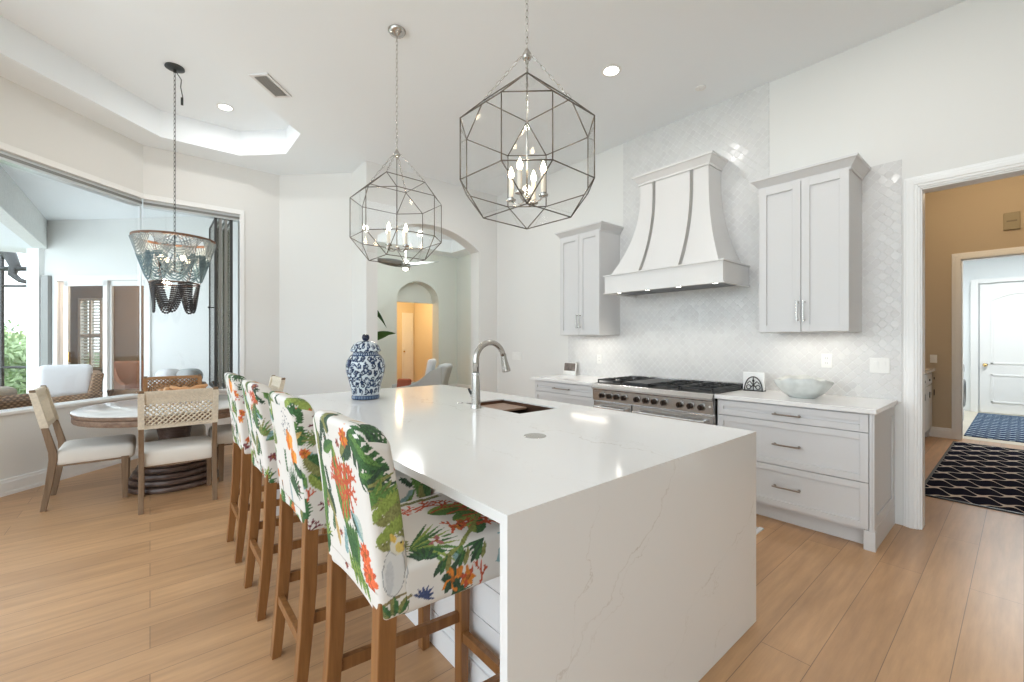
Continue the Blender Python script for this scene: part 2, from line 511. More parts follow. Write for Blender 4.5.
def mesh_np(name, P, F, m, parent=None, colors=None, smooth=True):
    me = bpy.data.meshes.new(name)
    me.vertices.add(len(P)); me.vertices.foreach_set('co', P.astype(np.float32).ravel())
    me.loops.add(F.size); me.loops.foreach_set('vertex_index', F.astype(np.int32).ravel())
    me.polygons.add(len(F)); me.polygons.foreach_set('loop_start', (np.arange(len(F)) * F.shape[1]).astype(np.int32))
    me.polygons.foreach_set('loop_total', np.full(len(F), F.shape[1], np.int32))
    if smooth: me.polygons.foreach_set('use_smooth', np.ones(len(F), bool))
    me.update(calc_edges=True)
    if colors is not None:
        at = me.color_attributes.new('print', 'FLOAT_COLOR', 'POINT')
        cc = np.ones((len(P), 4), np.float32); cc[:, :3] = colors
        at.data.foreach_set('color', cc.ravel())
    me.materials.append(M[m] if isinstance(m, str) else m)
    o = bpy.data.objects.new(name, me); C.objects.link(o)
    if parent is not None: o.parent = parent
    return o


def cushion(name, hx, hy, hz, r, m, parent, loc, rot=(0, 0, 0), step=0.02, puff=0.0):
    P, F, ID = rounded_box_patches(hx, hy, hz, r, step)
    if puff:
        k = (1 - (P[:, 0] / hx) ** 2).clip(0) * (1 - (P[:, 1] / hy) ** 2).clip(0)
        P[:, 2] += np.sign(P[:, 2]) * puff * k
    o = mesh_np(name, P, F, m, parent)
    o.location = loc; o.rotation_euler = rot
    return o

# ------------------------------------------------------------------ the setting
CZ = 3.65                                    # ceiling
struct(MB().prism([(-5, -3.5), (4.30, -3.5), (4.30, 5.2), (7.2, 5.2), (7.2, 10.6), (2.2, 10.6), (2.2, 5.95), (1.42, 6.74), (-0.12, 6.74), (-5, 1.86)], -0.12, 0).box(4.30, 8.60, -1.6, 2.2, -0.12, 0)
       .box(4.0, 7.2, 10.6, 13.6, -0.12, 0).build('floor', 'floor'))

# ceiling with the stepped octagonal tray over the breakfast nook
tray = [(-0.88, 4.08), (0.19, 4.08), (1.28, 5.17), (1.28, 5.84), (0.85, 6.26), (0.09, 6.26), (-1.40, 4.77), (-1.40, 4.60)]
bm = bmesh.new()
outer = [(-2.9, -3.6), (4.35, -3.6), (4.35, 5.60), (2.16, 5.60), (2.16, 5.95), (1.42, 6.72), (-0.1, 6.72), (-2.9, 3.92)]
def loop(pts, z):
    vs = [bm.verts.new((x, y, z)) for x, y in pts]
    return vs, [bm.edges.new((vs[i], vs[(i + 1) % len(vs)])) for i in range(len(vs))]
vo, eo = loop(outer, CZ); vi, ei = loop(tray, CZ)
bmesh.ops.triangle_fill(bm, edges=eo + ei, use_beauty=True)
vt = [bm.verts.new((x, y, 3.95)) for x, y in tray]
for i in range(len(tray)):
    j = (i + 1) % len(tray); bm.faces.new((vi[i], vi[j], vt[j], vt[i]))
bm.faces.new(vt)
vu = [bm.verts.new((x, y, 4.02)) for x, y in outer]
for i in range(len(outer)):
    j = (i + 1) % len(outer); bm.faces.new((vo[i], vo[j], vu[j], vu[i]))
bm.faces.new(vu)
mb = MB(); mb.bm.free(); mb.bm = bm
struct(mb.build('ceiling', 'ceiling'))

# wall with the range, and its cased opening to the hall
XW = 4.22
mb = MB().prism([(-3.6, 0), (-0.45, 0), (-0.45, 2.44), (0.4765, 2.44), (0.4765, 0), (5.60, 0), (5.60, CZ), (-3.6, CZ)], XW, XW + 0.13, 'x')
struct(mb.build('wall_right', 'wall'))
struct(MB().box(-2.9, 4.35, -3.6, -3.45, 0, CZ).build('wall_front', 'grey_wall'))
# tile field glued on that wall
mb = MB().box(XW - 0.008, XW + 0.01, 0.577, 3.86, 0.90, 2.68).box(XW - 0.008, XW + 0.01, 1.46, 3.00, 2.68, CZ)
struct(mb.build('wall_tile', 'tile'))
# casing of the opening
cs = MB()
for (a, b, e) in ((0, 0.09, 0.012), (0.012, 0.078, 0.020), (0.030, 0.060, 0.026)):
    cs.box(XW - e, XW, 0.4765 + a, 0.4765 + b, 0, 2.44 + b)
    cs.box(XW - e, XW, -0.45 - b, -0.45 - a, 0, 2.44 + b)
    cs.box(XW - e, XW, -0.45 - a, 0.4765 + a, 2.44 + a, 2.44 + b)
cs.box(XW, XW + 0.13, 0.4665, 0.4785, 0, 2.44).box(XW, XW + 0.13, -0.452, -0.44, 0, 2.44).box(XW, XW + 0.13, -0.44, 0.4665, 2.43, 2.442)
cs.box(XW + 0.13, XW + 0.15, 0.4765, 0.5665, 0, 2.53)
struct(cs.build('trim_1', 'trim', bevel=0.003))

# wall with the arch
YA = 5.39
arc = []
for k in range(25):
    x = 2.256 + (3.87 - 2.256) * k / 24
    arc.append((x, 1.64 + math.sqrt(1.35 ** 2 - (x - 3.063) ** 2)))
mb = MB().prism([(2.11, 0), (2.256, 0)] + arc + [(3.87, 0), (4.22, 0), (4.22, CZ), (2.11, CZ)], YA, YA + 0.22, 'y')
struct(mb.build('wall_arch', 'wall'))
# splayed wall beside the nook
mb = MB().slab((1.375, 6.65), (2.11, 5.91), 0.10, 0, CZ).box(2.11, 2.21, 5.611, 5.93, 0, CZ)
struct(mb.build('wall_diagonal', 'wall'))
# nook walls: low wall, opening, header
A2 = (-0.06, 6.65); B2 = (-2.86, 3.85)
OPZ0, OPZ1 = 0.70, 3.02
mb = (MB().slab(A2, (0.908, 6.65), 0.16, 0, OPZ0).slab((0.908, 6.65), (1.42, 6.65), 0.16, 0, CZ)
      .slab(A2, (0.908, 6.65), 0.16, OPZ1, CZ))
struct(mb.build('wall_back', 'wall'))
mb = MB().slab(B2, A2, 0.16, 0, OPZ0).slab(B2, A2, 0.16, OPZ1, CZ)
struct(mb.build('wall_left', 'wall'))
# sills and baseboards
mb = MB()
def along(p0, p1, th, out, z0, z1):           # strip between plan points, standing out into the room by `out`
    p0 = Vector(p0); p1 = Vector(p1); d = (p1 - p0).normalized(); n_ = Vector((-d.y, d.x))
    a = p0 - n_ * out; b = p1 - n_ * out
    mb.slab(a, b, th, z0, z1)
along(B2, A2, 0.20, 0.02, OPZ0, OPZ0 + 0.03); along(A2, (0.908, 6.65), 0.20, 0.02, OPZ0, OPZ0 + 0.03)
struct(mb.build('trim_2', 'trim', bevel=0.004))
mb = MB()
for h, o_ in ((0.14, 0.016), (0.115, 0.022), (0.03, 0.028)):
    along(B2, A2, o_, o_, 0, h)
struct(mb.build('baseboard_left', 'trim'))
mb = MB()
for h, o_ in ((0.14, 0.016), (0.115, 0.022), (0.03, 0.028)):
    along(A2, (1.375, 6.65), o_, o_, 0, h); along((1.375, 6.65), (2.11, 5.91), o_, o_, 0, h)
    mb.box(2.11 - o_, 2.11, 5.39, 5.91, 0, h).box(2.11 - o_, 2.256, YA - o_, YA, 0, h).box(3.87, 4.22, YA - o_, YA, 0, h)
    mb.box(XW - o_, XW, 3.85, 5.39, 0, h)
struct(mb.build('baseboard_back', 'trim'))

# big corner window of the nook: frame, head track, panes butted at the corner, stacked folding panels
win = bpy.data.objects.new('window_1', None); C.objects.link(win); struct(win)
mb = MB()
for (z0, z1, o0, th) in ((OPZ1 - 0.005, OPZ1 + 0.055, 0.018, 0.05), ):
    along(B2, A2, th, o0, z0, z1); along(A2, (0.955, 6.65), th, o0, z0, z1)
mb.box(0.905, 0.955, 6.632, 6.69, OPZ0 + 0.03, OPZ1)
mb.build('window_frame', 'trim', win, bevel=0.004)
mb = MB()
along(B2, A2, 0.10, -0.02, OPZ1 - 0.085, OPZ1 - 0.004); along(A2, (0.905, 6.65), 0.10, -0.02, OPZ1 - 0.085, OPZ1 - 0.004)
mb.build('head_track', 'alu', win)
mb = MB()
along(B2, A2, 0.012, -0.013, OPZ1 - 0.062, OPZ1 - 0.035); along(A2, (0.905, 6.65), 0.012, -0.013, OPZ1 - 0.062, OPZ1 - 0.035)
mb.build('track_groove', 'alu_dark', win)
mb = MB(); along(A2, (0.62, 6.65), 0.012, -0.07, OPZ0 + 0.03, OPZ1 - 0.08); mb.build('pane', 'glass', win)
mb = MB(); along(B2, A2, 0.012, -0.07, OPZ0 + 0.03, OPZ1 - 0.08); mb.build('pane', 'glass', win)
mb = MB().cyl((-0.085, 6.72, OPZ0 + 0.03), (-0.085, 6.72, OPZ1 - 0.08), 0.008); mb.build('corner_joint', 'alu', win)
ox = 0.64
for k, w in enumerate((0.05, 0.06, 0.06, 0.06)):
    mb = MB().box(ox, ox + 0.012, 6.70, 7.34, OPZ0 + 0.05, OPZ1 - 0.10); g = mb.build('pane', 'stack_glass', win)
    mb = MB()
    for yy in (6.685, 7.33): mb.box(ox - 0.008, ox + 0.022, yy, yy + 0.03, OPZ0 + 0.03, OPZ1 - 0.085)
    mb.box(ox - 0.006, ox + 0.018, 6.70, 7.34, OPZ0 + 0.03, OPZ0 + 0.07).box(ox - 0.006, ox + 0.018, 6.70, 7.34, OPZ1 - 0.11, OPZ1 - 0.085)
    mb.build('panel_frame', 'dark_frame' if k in (0, 3) else 'alu_dark', win)
    ox += w
mb = MB().cyl((0.632, 6.72, 1.78), (0.585, 6.72, 1.78), 0.007).ball((0.578, 6.72, 1.78), 0.014); mb.build('knob', 'black', win, smooth=True)

# ------------------------------------------------------------------ hall and laundry behind the opening
struct(MB().prism([(-1.6, 0), (-1.6, CZ), (2.2, CZ), (2.2, 0), (0.553, 0), (0.553, 2.46), (-0.62, 2.46), (-0.62, 0)], 8.48, 8.60, 'x').build('wall_hall', 'beige'))
struct(MB().box(4.35, 8.48, 1.45, 1.57, 0, CZ).build('wall_hall_left', 'beige'))
struct(MB().box(4.35, 8.48, -1.35, -1.23, 0, CZ).build('wall_hall_right', 'beige'))
struct(MB().box(4.35, 8.62, -1.4, 2.2, CZ, CZ + 0.1).build('ceiling_hall', 'ceiling'))
mb = MB()
for (b, e) in ((0.09, 0.014), (0.075, 0.022), (0.05, 0.03)):
    mb.box(8.48 - e, 8.48, 0.553, 0.553 + b, 0, 2.46 + b).box(8.48 - e, 8.48, -0.62 - b, -0.62, 0, 2.46 + b).box(8.48 - e, 8.48, -0.62, 0.553, 2.46, 2.46 + b)
mb.box(8.48, 8.60, 0.54, 0.556, 0, 2.46).box(8.48, 8.60, -0.62, 0.54, 2.45, 2.462)
mb.box(8.46, 8.48, 0.64, 1.45, 0, 0.14).box(8.454, 8.48, 0.64, 1.45, 0, 0.11)
struct(mb.build('trim_3', 'trim', bevel=0.003))
struct(MB().box(8.60, 12.3, -1.6, 1.6, -0.12, 0.002).build('floor_laundry', 'laundry_tile'))
struct(MB().box(12.1, 12.25, -1.6, 1.6, 0, 3.0).build('wall_laundry_back', 'cool_wall'))
struct(MB().box(8.60, 12.2, 1.40, 1.52, 0, 3.0).build('wall_laundry_left', 'cool_wall'))
struct(MB().box(8.60, 12.2, -1.62, -1.5, 0, 3.0).build('wall_laundry_right', 'cool_wall'))
struct(MB().box(8.60, 12.2, -1.6, 1.6, 3.0, 3.1).build('ceiling_laundry', 'ceiling'))
# white panelled door with arched upper panel
dr = bpy.data.objects.new('door_1', None); C.objects.link(dr); struct(dr)
MB().box(12.055, 12.095, -0.40, 0.54, 0.01, 2.42).build('door_slab', 'trim', dr)
mb = MB()
y0, y1 = -0.27, 0.40
for zz in (0.20, 0.70): mb.box(12.04, 12.06, y0, y1, zz, zz + 0.03)
for yy in (y0, y1 - 0.03): mb.box(12.04, 12.06, yy, yy + 0.03, 0.20, 0.73).box(12.04, 12.06, yy, yy + 0.03, 0.92, 2.10)
mb.box(12.04, 12.06, y0, y1, 0.92, 0.95)
pts = [(12.05, y0 + (y1 - y0) * k / 12, 2.10 + 0.12 * math.sin(PI * k / 12)) for k in range(13)]
mb.tube(pts, 0.016, 6)
mb.build('panel_moulding', 'trim', dr, bevel=0.004)
MB().cyl((12.055, 0.47, 0.90), (12.02, 0.47, 0.90), 0.03).ball((12.0, 0.47, 0.90), 0.034, 12, 8).build('knob', 'brass', dr, smooth=True)
mb = MB().box(12.03, 12.1, 0.56, 0.66, 0, 2.52).box(12.03, 12.1, -0.52, -0.42, 0, 2.52).box(12.03, 12.1, -0.42, 0.56, 2.44, 2.52)
struct(mb.build('trim_4', 'trim', bevel=0.004))

# ------------------------------------------------------------------ living room behind the arch
struct(MB().prism([(2.2, 0), (4.87, 0), (4.87, 2.42)] + [(5.485 - 0.615 * math.cos(PI * k / 20), 2.42 + 0.52 * math.sin(PI * k / 20)) for k in range(1, 20)] +
                  [(6.10, 2.42), (6.10, 0), (6.9, 0), (6.9, 4.1), (2.2, 4.1)], 10.4, 10.75, 'y').build('wall_living_back', 'grey_wall'))
struct(MB().box(6.70, 6.85, 5.40, 10.4, 0, 4.1).build('wall_living_right', 'grey_wall'))
struct(MB().box(2.0, 6.9, 5.61, 10.8, 4.05, 4.15).build('ceiling_living', 'ceiling'))
struct(MB().box(2.2, 6.7, 9.9, 10.4, 3.72, 4.05).box(6.2, 6.7, 5.61, 9.9, 3.72, 4.05).box(2.2, 6.2, 5.61, 6.1, 3.72, 4.05).build('ceiling_soffit', 'ceiling'))
struct(MB().box(4.35, 6.72, 5.28, 5.39, 0, 4.1).build('wall_living_front', 'grey_wall'))
struct(MB().box(2.2, 2.3, 7.9, 10.4, 0, 4.05).box(2.2, 2.3, 6.1, 7.9, 2.6, 4.05).build('wall_living_left', 'grey_wall'))
struct(MB().box(6.672, 6.70, 5.40, 10.4, 0, 0.14).box(2.3, 4.87, 10.372, 10.4, 0, 0.14).box(6.10, 6.70, 10.372, 10.4, 0, 0.14).build('baseboard_living', 'trim'))
# warm corridor behind the far arch
struct(MB().prism([(4.6, 2.95), (4.6, 0), (4.87, 0), (4.87, 2.40), (6.16, 2.40), (6.16, 0), (6.4, 0), (6.4, 2.95)], 10.752, 10.82, 'y').build('wall_corridor_front', 'grey_wall'))
struct(MB().box(4.5, 4.6, 10.82, 13.4, 0, 2.9).box(6.9, 7.0, 10.82, 13.4, 0, 2.9).box(4.5, 7.0, 13.4, 13.5, 0, 2.9).box(6.4, 7.0, 10.75, 10.85, 0, 2.9).build('wall_corridor', 'golden'))
struct(MB().box(4.5, 7.0, 10.82, 13.5, 2.8, 2.9).build('ceiling_corridor', 'ceiling'))
for i, (x0, x1, lean) in enumerate(((5.62, 6.05, 0), (6.45, 6.85, 0))):
    d_ = bpy.data.objects.new('door_%d' % (i + 2), None); C.objects.link(d_); struct(d_)
    MB().box(x0, x1, 13.36, 13.395, 0.01, 2.3).build('door_slab', 'trim', d_)
    mb = MB()
    for (z0, z1) in ((0.2, 0.95), (1.05, 2.1)):
        mb.box(x0 + 0.08, x0 + 0.10, 13.345, 13.365, z0, z1).box(x1 - 0.10, x1 - 0.08, 13.345, 13.365, z0, z1)
        mb.box(x0 + 0.08, x1 - 0.08, 13.345, 13.365, z0, z0 + 0.02).box(x0 + 0.08, x1 - 0.08, 13.345, 13.365, z1 - 0.02, z1)
    mb.build('panel_moulding', 'trim', d_)
    MB().ball((x0 + 0.05, 13.32, 1.0), 0.03, 10, 6).build('knob', 'brass', d_, smooth=True)

# ------------------------------------------------------------------ lanai outside the nook window
struct(MB().prism([(-2.3, 4.2), (-0.13, 6.81), (1.42, 6.81), (2.12, 6.0), (2.12, 8.2), (-1.6, 11.3), (-6, 14.5), (-9, 9)], -0.10, -0.02).build('ground_lanai', 'deck'))
struct(MB().box(-60, 60, 5.0, 90, -0.6, -0.5).build('ground', mat('dull_green_lawn', (0.10, 0.16, 0.05), 0.9, vary=(1, 0.3))))
L0 = Vector((-1.58, 11.25)); Ld = Vector((0.7071, -0.7071))
def lw(t, off=0.0): v = L0 + Ld * t + Vector((-0.7071, -0.7071)) * off; return (v.x, v.y)
def lbox(mb, t0, t1, o0, o1, z0, z1):         # box along the lanai wall; o = distance out from it towards the house
    q = [lw(t0, o0), lw(t1, o0), lw(t1, o1), lw(t0, o1)]
    return mb.hexa([(x, y, z0) for x, y in q], [(x, y, z1) for x, y in q])
T0 = 0.50; T1 = 2.17; HZ = 2.40                # sliding door opening along the wall
mb = MB(); lbox(mb, -0.02, T0, -0.15, 0, 0, 3.5); lbox(mb, T1, 4.9, -0.15, 0, 0, 3.5); lbox(mb, T0, T1, -0.15, 0, HZ, 3.5)
struct(mb.build('wall_lanai', mat('bright_exterior_paint', (0.80, 0.81, 0.80), 0.9)))
struct(MB().prism([(-1.40, 5.50), (-0.13, 6.82), (1.42, 6.82), (2.2, 6.0), (2.2, 7.5), (-1.40, 11.2)], 3.47, 3.57).build('ceiling_lanai', 'ceiling'))
struct(MB().box(-1.56, -1.38, 4.9, 11.15, 2.97, 3.62).build('beam_lanai', 'stucco'))
struct(MB().box(-2.5, -1.56, 5.5, 11.9, 2.97, 3.07).build('ceiling_eave', 'ceiling'))
mb = MB(); lbox(mb, -0.02, 0.22, -0.16, 0.08, 0, 3.0); struct(mb.build('column_lanai', M['trim']))
dw = bpy.data.objects.new('door_4', None); C.objects.link(dw); struct(dw)
mb = MB()
lbox(mb, T0 - 0.09, T0, -0.02, 0.03, 0, HZ + 0.09); lbox(mb, T1, T1 + 0.09, -0.02, 0.03, 0, HZ + 0.09); lbox(mb, T0, T1, -0.02, 0.03, HZ, HZ + 0.09)
mb.build('door_frame', 'trim', dw)
mb = MB(); lbox(mb, 0.275, 0.405, 0.0, 0.09, 0, HZ + 0.09); mb.build('pocket_edge', 'alu_dark', dw)
for i, (a, b, o_) in enumerate(((0.62, 1.45, 0.02), (1.40, T1, -0.03))):
    mb = MB()
    lbox(mb, a, a + 0.08, o_ - 0.04, o_, 0.02, HZ); lbox(mb, b - 0.08, b, o_ - 0.04, o_, 0.02, HZ)
    lbox(mb, a, b, o_ - 0.04, o_, HZ - 0.09, HZ); lbox(mb, a, b, o_ - 0.04, o_, 0.02, 0.14)
    f_ = mb.build('door_panel', 'trim', dw)
    mb = MB(); lbox(mb, a + 0.08, b - 0.08, o_ - 0.022, o_ - 0.016, 0.14, HZ - 0.09); mb.build('pane', 'door_glass', f_)
mb = MB(); lbox(mb, 0.735, 0.755, 0.02, 0.05, 0.98, 1.16); mb.build('handle', 'brass', dw)
# bedroom glimpsed through the sliding door
mb = MB()
BO = -1.80; W0, W1 = -1.19, -0.69
lbox(mb, -2.1, W0, BO - 0.12, BO, 0, 3.0); lbox(mb, W1, 3.0, BO - 0.12, BO, 0, 3.0); lbox(mb, W0, W1, BO - 0.12, BO, 0, 0.76); lbox(mb, W0, W1, BO - 0.12, BO, 2.26, 3.0)
mb.hexa([(*lw(0.05, -0.155), 0), (*lw(-2.1, BO), 0), (*lw(-2.2, BO), 0), (*lw(-0.02, -0.155), 0)], [(*lw(0.05, -0.155), 3.0), (*lw(-2.1, BO), 3.0), (*lw(-2.2, BO), 3.0), (*lw(-0.02, -0.155), 3.0)])
lbox(mb, 3.0, 3.1, BO, -0.15, 0, 3.0)
mb.prism([lw(-2.1, BO), lw(3.0, BO), lw(3.0, -0.16), lw(0.06, -0.16)], 2.9, 3.0)
struct(mb.build('wall_bedroom', 'brown_wall'))
mb = MB().prism([lw(-2.1, BO), lw(3.0, BO), lw(3.0, -0.16), lw(0.06, -0.16)], -0.05, 0.0); struct(mb.build('floor_bedroom', 'taupe_fabric'))
wb = bpy.data.objects.new('window_2', None); C.objects.link(wb); struct(wb)
mb = MB()
wm = (W0 + W1) / 2
lbox(mb, W0 - 0.04, W0 + 0.02, BO - 0.02, BO + 0.05, 0.73, 2.29); lbox(mb, W1 - 0.02, W1 + 0.04, BO - 0.02, BO + 0.05, 0.73, 2.29); lbox(mb, wm - 0.025, wm + 0.025, BO - 0.02, BO + 0.05, 0.76, 2.26)
lbox(mb, W0 - 0.04, W1 + 0.04, BO - 0.02, BO + 0.05, 2.23, 2.29); lbox(mb, W0 - 0.04, W1 + 0.04, BO - 0.02, BO + 0.05, 0.73, 0.79); lbox(mb, W0, W1, BO - 0.02, BO + 0.05, 1.45, 1.50)
mb.build('shutter_frame', 'trim', wb)
mb = MB()
for k in range(21):
    z = 0.81 + k * 0.068
    for a, b in ((W0 + 0.02, wm - 0.025), (wm + 0.025, W1 - 0.02)):
        q0 = [lw(a, BO - 0.01), lw(b, BO - 0.01), lw(b, BO + 0.04), lw(a, BO + 0.04)]
        mb.hexa([(x, y, z + (0.03 if i < 2 else 0.0)) for i, (x, y) in enumerate(q0)], [(x, y, z + 0.008 + (0.03 if i < 2 else 0.0)) for i, (x, y) in enumerate(q0)])
mb.build('louvres', 'trim', wb)
mb = MB(); lbox(mb, W0, W1, BO - 0.08, BO - 0.07, 0.76, 2.26); mb.build('pane', 'glass', wb)

# ------------------------------------------------------------------ lamps of the house, plus added fill lamps
def downlight(x, y, z, label, power=7, color=(1.0, 0.98, 0.95), vis=True):
    if vis:
        t = thing('recessed_downlight', label, 'ceiling light', (x, y, z), group=None)
        MB().lathe([(0.062, -0.001), (0.085, -0.001), (0.085, -0.005), (0.062, -0.008), (0.062, -0.001)], seg=28, cap=False).build('trim_ring', 'plate', t, smooth='auto')
        MB().lathe([(0.061, -0.005), (0.061, -0.001)], seg=28).build('lens', 'can', t)
    lamp('downlight_or_fill_light', 'AREA', (x, y, z - 0.02), power, color, 0.11)
downlight(3.0, 2.256, CZ, 'round glowing recessed downlight in the flat ceiling between lantern and range hood')
downlight(0.64, 5.71, 3.95, 'round glowing recessed downlight inside the raised nook ceiling near the vent', 5)
for (x, y) in ((3.05, 0.55), (3.0, 4.2), (0.3, 1.2)):  # added lamps without fittings, to brighten the room
    downlight(x, y, CZ, '', 7, vis=False)
for i, (a, b) in enumerate(((0.807, 1.404), (3.046, 3.65))):
    lamp('under_cabinet_light', 'AREA', (4.02, (a + b) / 2, 1.405), 1.0, (1.0, 0.92, 0.80), 0.10, b - a - 0.06, (0, 0, 0))
for y in (2.084, 1.743, 2.42, 2.75):
    lamp('hood_light', 'SPOT', (3.84, y, 1.84), 5.0, (1.0, 0.92, 0.8), 0.03, spot=R(110))
lamp('hall_light', 'POINT', (7.2, 0.1, 3.3), 26, (1.0, 0.78, 0.52), 0.15)
lamp('laundry_light', 'AREA', (10.2, 0, 2.95), 60, (0.93, 0.98, 1.0), 0.9)
lamp('living_fill_light', 'POINT', (3.9, 7.8, 3.2), 95, (0.98, 1.0, 0.98), 0.25)  # added lamp above the fan, lights the living room
lamp('corridor_light', 'POINT', (5.7, 12.1, 2.55), 42, (1.0, 0.72, 0.40), 0.12)
lamp('bedroom_light', 'POINT', (0.3, 10.9, 2.5), 80, (1.0, 0.82, 0.66), 0.2)

# ------------------------------------------------------------------ island
isl = thing('kitchen_island', 'large island with white quartz waterfall top and plain pale base', 'kitchen island', (0, 0, 0))
X0, X1, Y0, Y1, TH = 0.682, 2.232, 0.829, 3.735, 0.03
SX0, SX1, SY0, SY1 = 1.69, 2.03, 1.94, 2.52
ZT = 0.915
mb = MB()
mb.box(X0, X1, Y0, SY0, ZT - TH, ZT).box(X0, X1, SY1, Y1, ZT - TH, ZT).box(X0, SX0, SY0, SY1, ZT - TH, ZT).box(SX1, X1, SY0, SY1, ZT - TH, ZT)
mb.box(X0, X1, Y0, Y0 + TH, 0.002, ZT - TH).box(X0, X1, Y1 - TH, Y1, 0.002, ZT - TH)
mb.build('waterfall_top', 'quartz', isl)
mb = MB().box(0.99, 2.17, Y0 + TH + 0.001, Y1 - TH - 0.001, 0.002, ZT - TH - 0.25).box(0.99, 1.66, Y0 + TH + 0.001, Y1 - TH - 0.001, 0.63, ZT - TH - 0.001).box(2.06, 2.17, Y0 + TH + 0.001, Y1 - TH - 0.001, 0.63, ZT - TH - 0.001)
mb.box(1.6, 2.1, 2.60, Y1 - TH - 0.001, 0.63, ZT - TH - 0.001).box(1.6, 2.1, Y0 + TH + 0.001, 1.85, 0.63, ZT - TH - 0.001)
for z0, z1 in ((0.002, 0.142), (0.146, 0.286), (0.290, 0.43), (0.434, 0.574), (0.578, 0.718), (0.722, 0.884)):
    mb.box(0.97, 0.99, Y0 + TH + 0.001, Y1 - TH - 0.001, z0, z1)
mb.box(0.962, 0.97, Y0 + TH + 0.001, Y1 - TH - 0.001, 0.002, 0.10)
mb.build('base', 'cab_island', isl)
mb = MB()
for z0, z1 in ((0.115, 0.40), (0.405, 0.86)):
    for k in range(4):
        a = Y0 + 0.06 + k * 0.70; shx = 2.17
        mb.box(shx, shx + 0.02, a, a + 0.68, z0, z1)
mb.build('door', 'cab_island', isl)

# undermount sink
sk = thing('undermount_sink', 'dark undermount sink with a wooden ledge board set in the island top', 'sink', (SX0, SY0, ZT - 0.22))
w, l = SX1 - SX0, SY1 - SY0
e = 0.001
mb = MB().box(e, w - e, e, l - e, 0, 0.008)
mb.box(e, e + 0.008, e, l - e, 0.008, 0.213).box(w - e - 0.008, w - e, e, l - e, 0.008, 0.213).box(e + 0.008, w - e - 0.008, e, e + 0.008, 0.008, 0.213).box(e + 0.008, w - e - 0.008, l - e - 0.008, l - e, 0.008, 0.213)
mb.build('basin', 'copper_sink', sk)
MB().box(0.02, w - 0.02, l * 0.50, l - 0.02, 0.180, 0.195).build('ledge_board', mat('warm_brown_board', (0.30, 0.19, 0.13), 0.4), sk, bevel=0.003)
MB().lathe([(0.04, 0.009), (0.04, 0.013), (0.015, 0.013)], (w / 2, 0.14, 0), 20).build('drain', 'nickel', sk)

# tap
fa = thing('kitchen_faucet', 'brushed nickel gooseneck pull-down faucet standing on the island beside the sink', 'faucet', (1.62, 2.29, ZT))
MB().lathe([(0.034, 0), (0.034, 0.006), (0.030, 0.012), (0.029, 0.03), (0.028, 0.10), (0.0235, 0.19), (0.021, 0.215)], seg=28).build('body', 'nickel', fa, smooth='auto')
MB().lathe([(0.0235, 0.213), (0.0245, 0.217), (0.0245, 0.224), (0.0235, 0.228)], seg=28).build('collar', 'chrome', fa, smooth='auto')
pts = [(0, 0, 0.225), (0, 0, 0.30)]
for k in range(13):
    a = PI - (PI * 0.93) * k / 12
    pts.append((0.115 + 0.115 * math.cos(a), 0, 0.31 + 0.115 * math.sin(a)))
MB().tube(pts, [0.0205] * 2 + [0.0205 - 0.0002 * k for k in range(13)], 16).build('neck', 'nickel', fa, smooth=True)
MB().tube([(0.228, 0, 0.345), (0.235, 0, 0.31), (0.247, 0, 0.262), (0.254, 0, 0.234), (0.256, 0, 0.226)], [0.0185, 0.020, 0.026, 0.030, 0.0285], 20).build('spray_head', 'nickel', fa, smooth='auto')
h = MB().cyl((0, 0, 0.075), (0, 0.043, 0.075), 0.019, 0.017, 18).build('handle_hub', 'nickel', fa, smooth='auto')
MB().tube([(0, 0.036, 0.078), (-0.012, 0.052, 0.105), (-0.018, 0.058, 0.125)], [0.012, 0.009, 0.007], 10).build('lever', 'black', h, smooth=True)

bt = thing('air_switch_button', 'tiny dark round button set in the quartz beside the faucet', 'button', (1.666, 2.545, ZT))
MB().lathe([(0.022, 0), (0.022, 0.002), (0.017, 0.004), (0.015, 0.004)], seg=24).build('rim', 'nickel', bt)
MB().lathe([(0.0145, 0.0), (0.0145, 0.006)], seg=24).build('cap', 'socket', bt)
po = thing('pop_up_outlet', 'flat round beige metal outlet cover flush in the island top', 'outlet', (1.349, 1.441, ZT))
MB().lathe([(0.052, 0), (0.052, 0.0015), (0.050, 0.0025), (0.047, 0.0025)], seg=40).build('rim', 'nickel', po)
MB().lathe([(0.0455, 0.0), (0.0455, 0.0022)], seg=40).build('lid', 'disc', po)

# ------------------------------------------------------------------ cabinets on the range wall
def front(mb, xf, y0, y1, z0, z1, rail=0.055, th=0.02):
    mb.box(xf, xf + th, y0, y0 + rail, z0, z1).box(xf, xf + th, y1 - rail, y1, z0, z1)
    mb.box(xf, xf + th, y0 + rail, y1 - rail, z0, z0 + rail).box(xf, xf + th, y0 + rail, y1 - rail, z1 - rail, z1)
    mb.box(xf + 0.012, xf + th, y0 + rail, y1 - rail, z0 + rail, z1 - rail)
    return mb

def bar_handle(name, parent, m, x, y0, z0, y1, z1, off=0.03, r=0.006):
    mb = MB().cyl((x - off, y0, z0), (x - off, y1, z1), r, seg=10)
    d = Vector((0, y1 - y0, z1 - z0)).normalized()
    for (y, z) in ((y0 + d.y * 0.012, z0 + d.z * 0.012), (y1 - d.y * 0.012, z1 - d.z * 0.012)):
        mb.cyl((x, y, z), (x - off, y, z), r * 0.8, seg=8); mb.cyl((x - 0.004, y, z), (x, y, z), r * 1.6, seg=10)
    return mb.build(name, m, parent, smooth='auto')

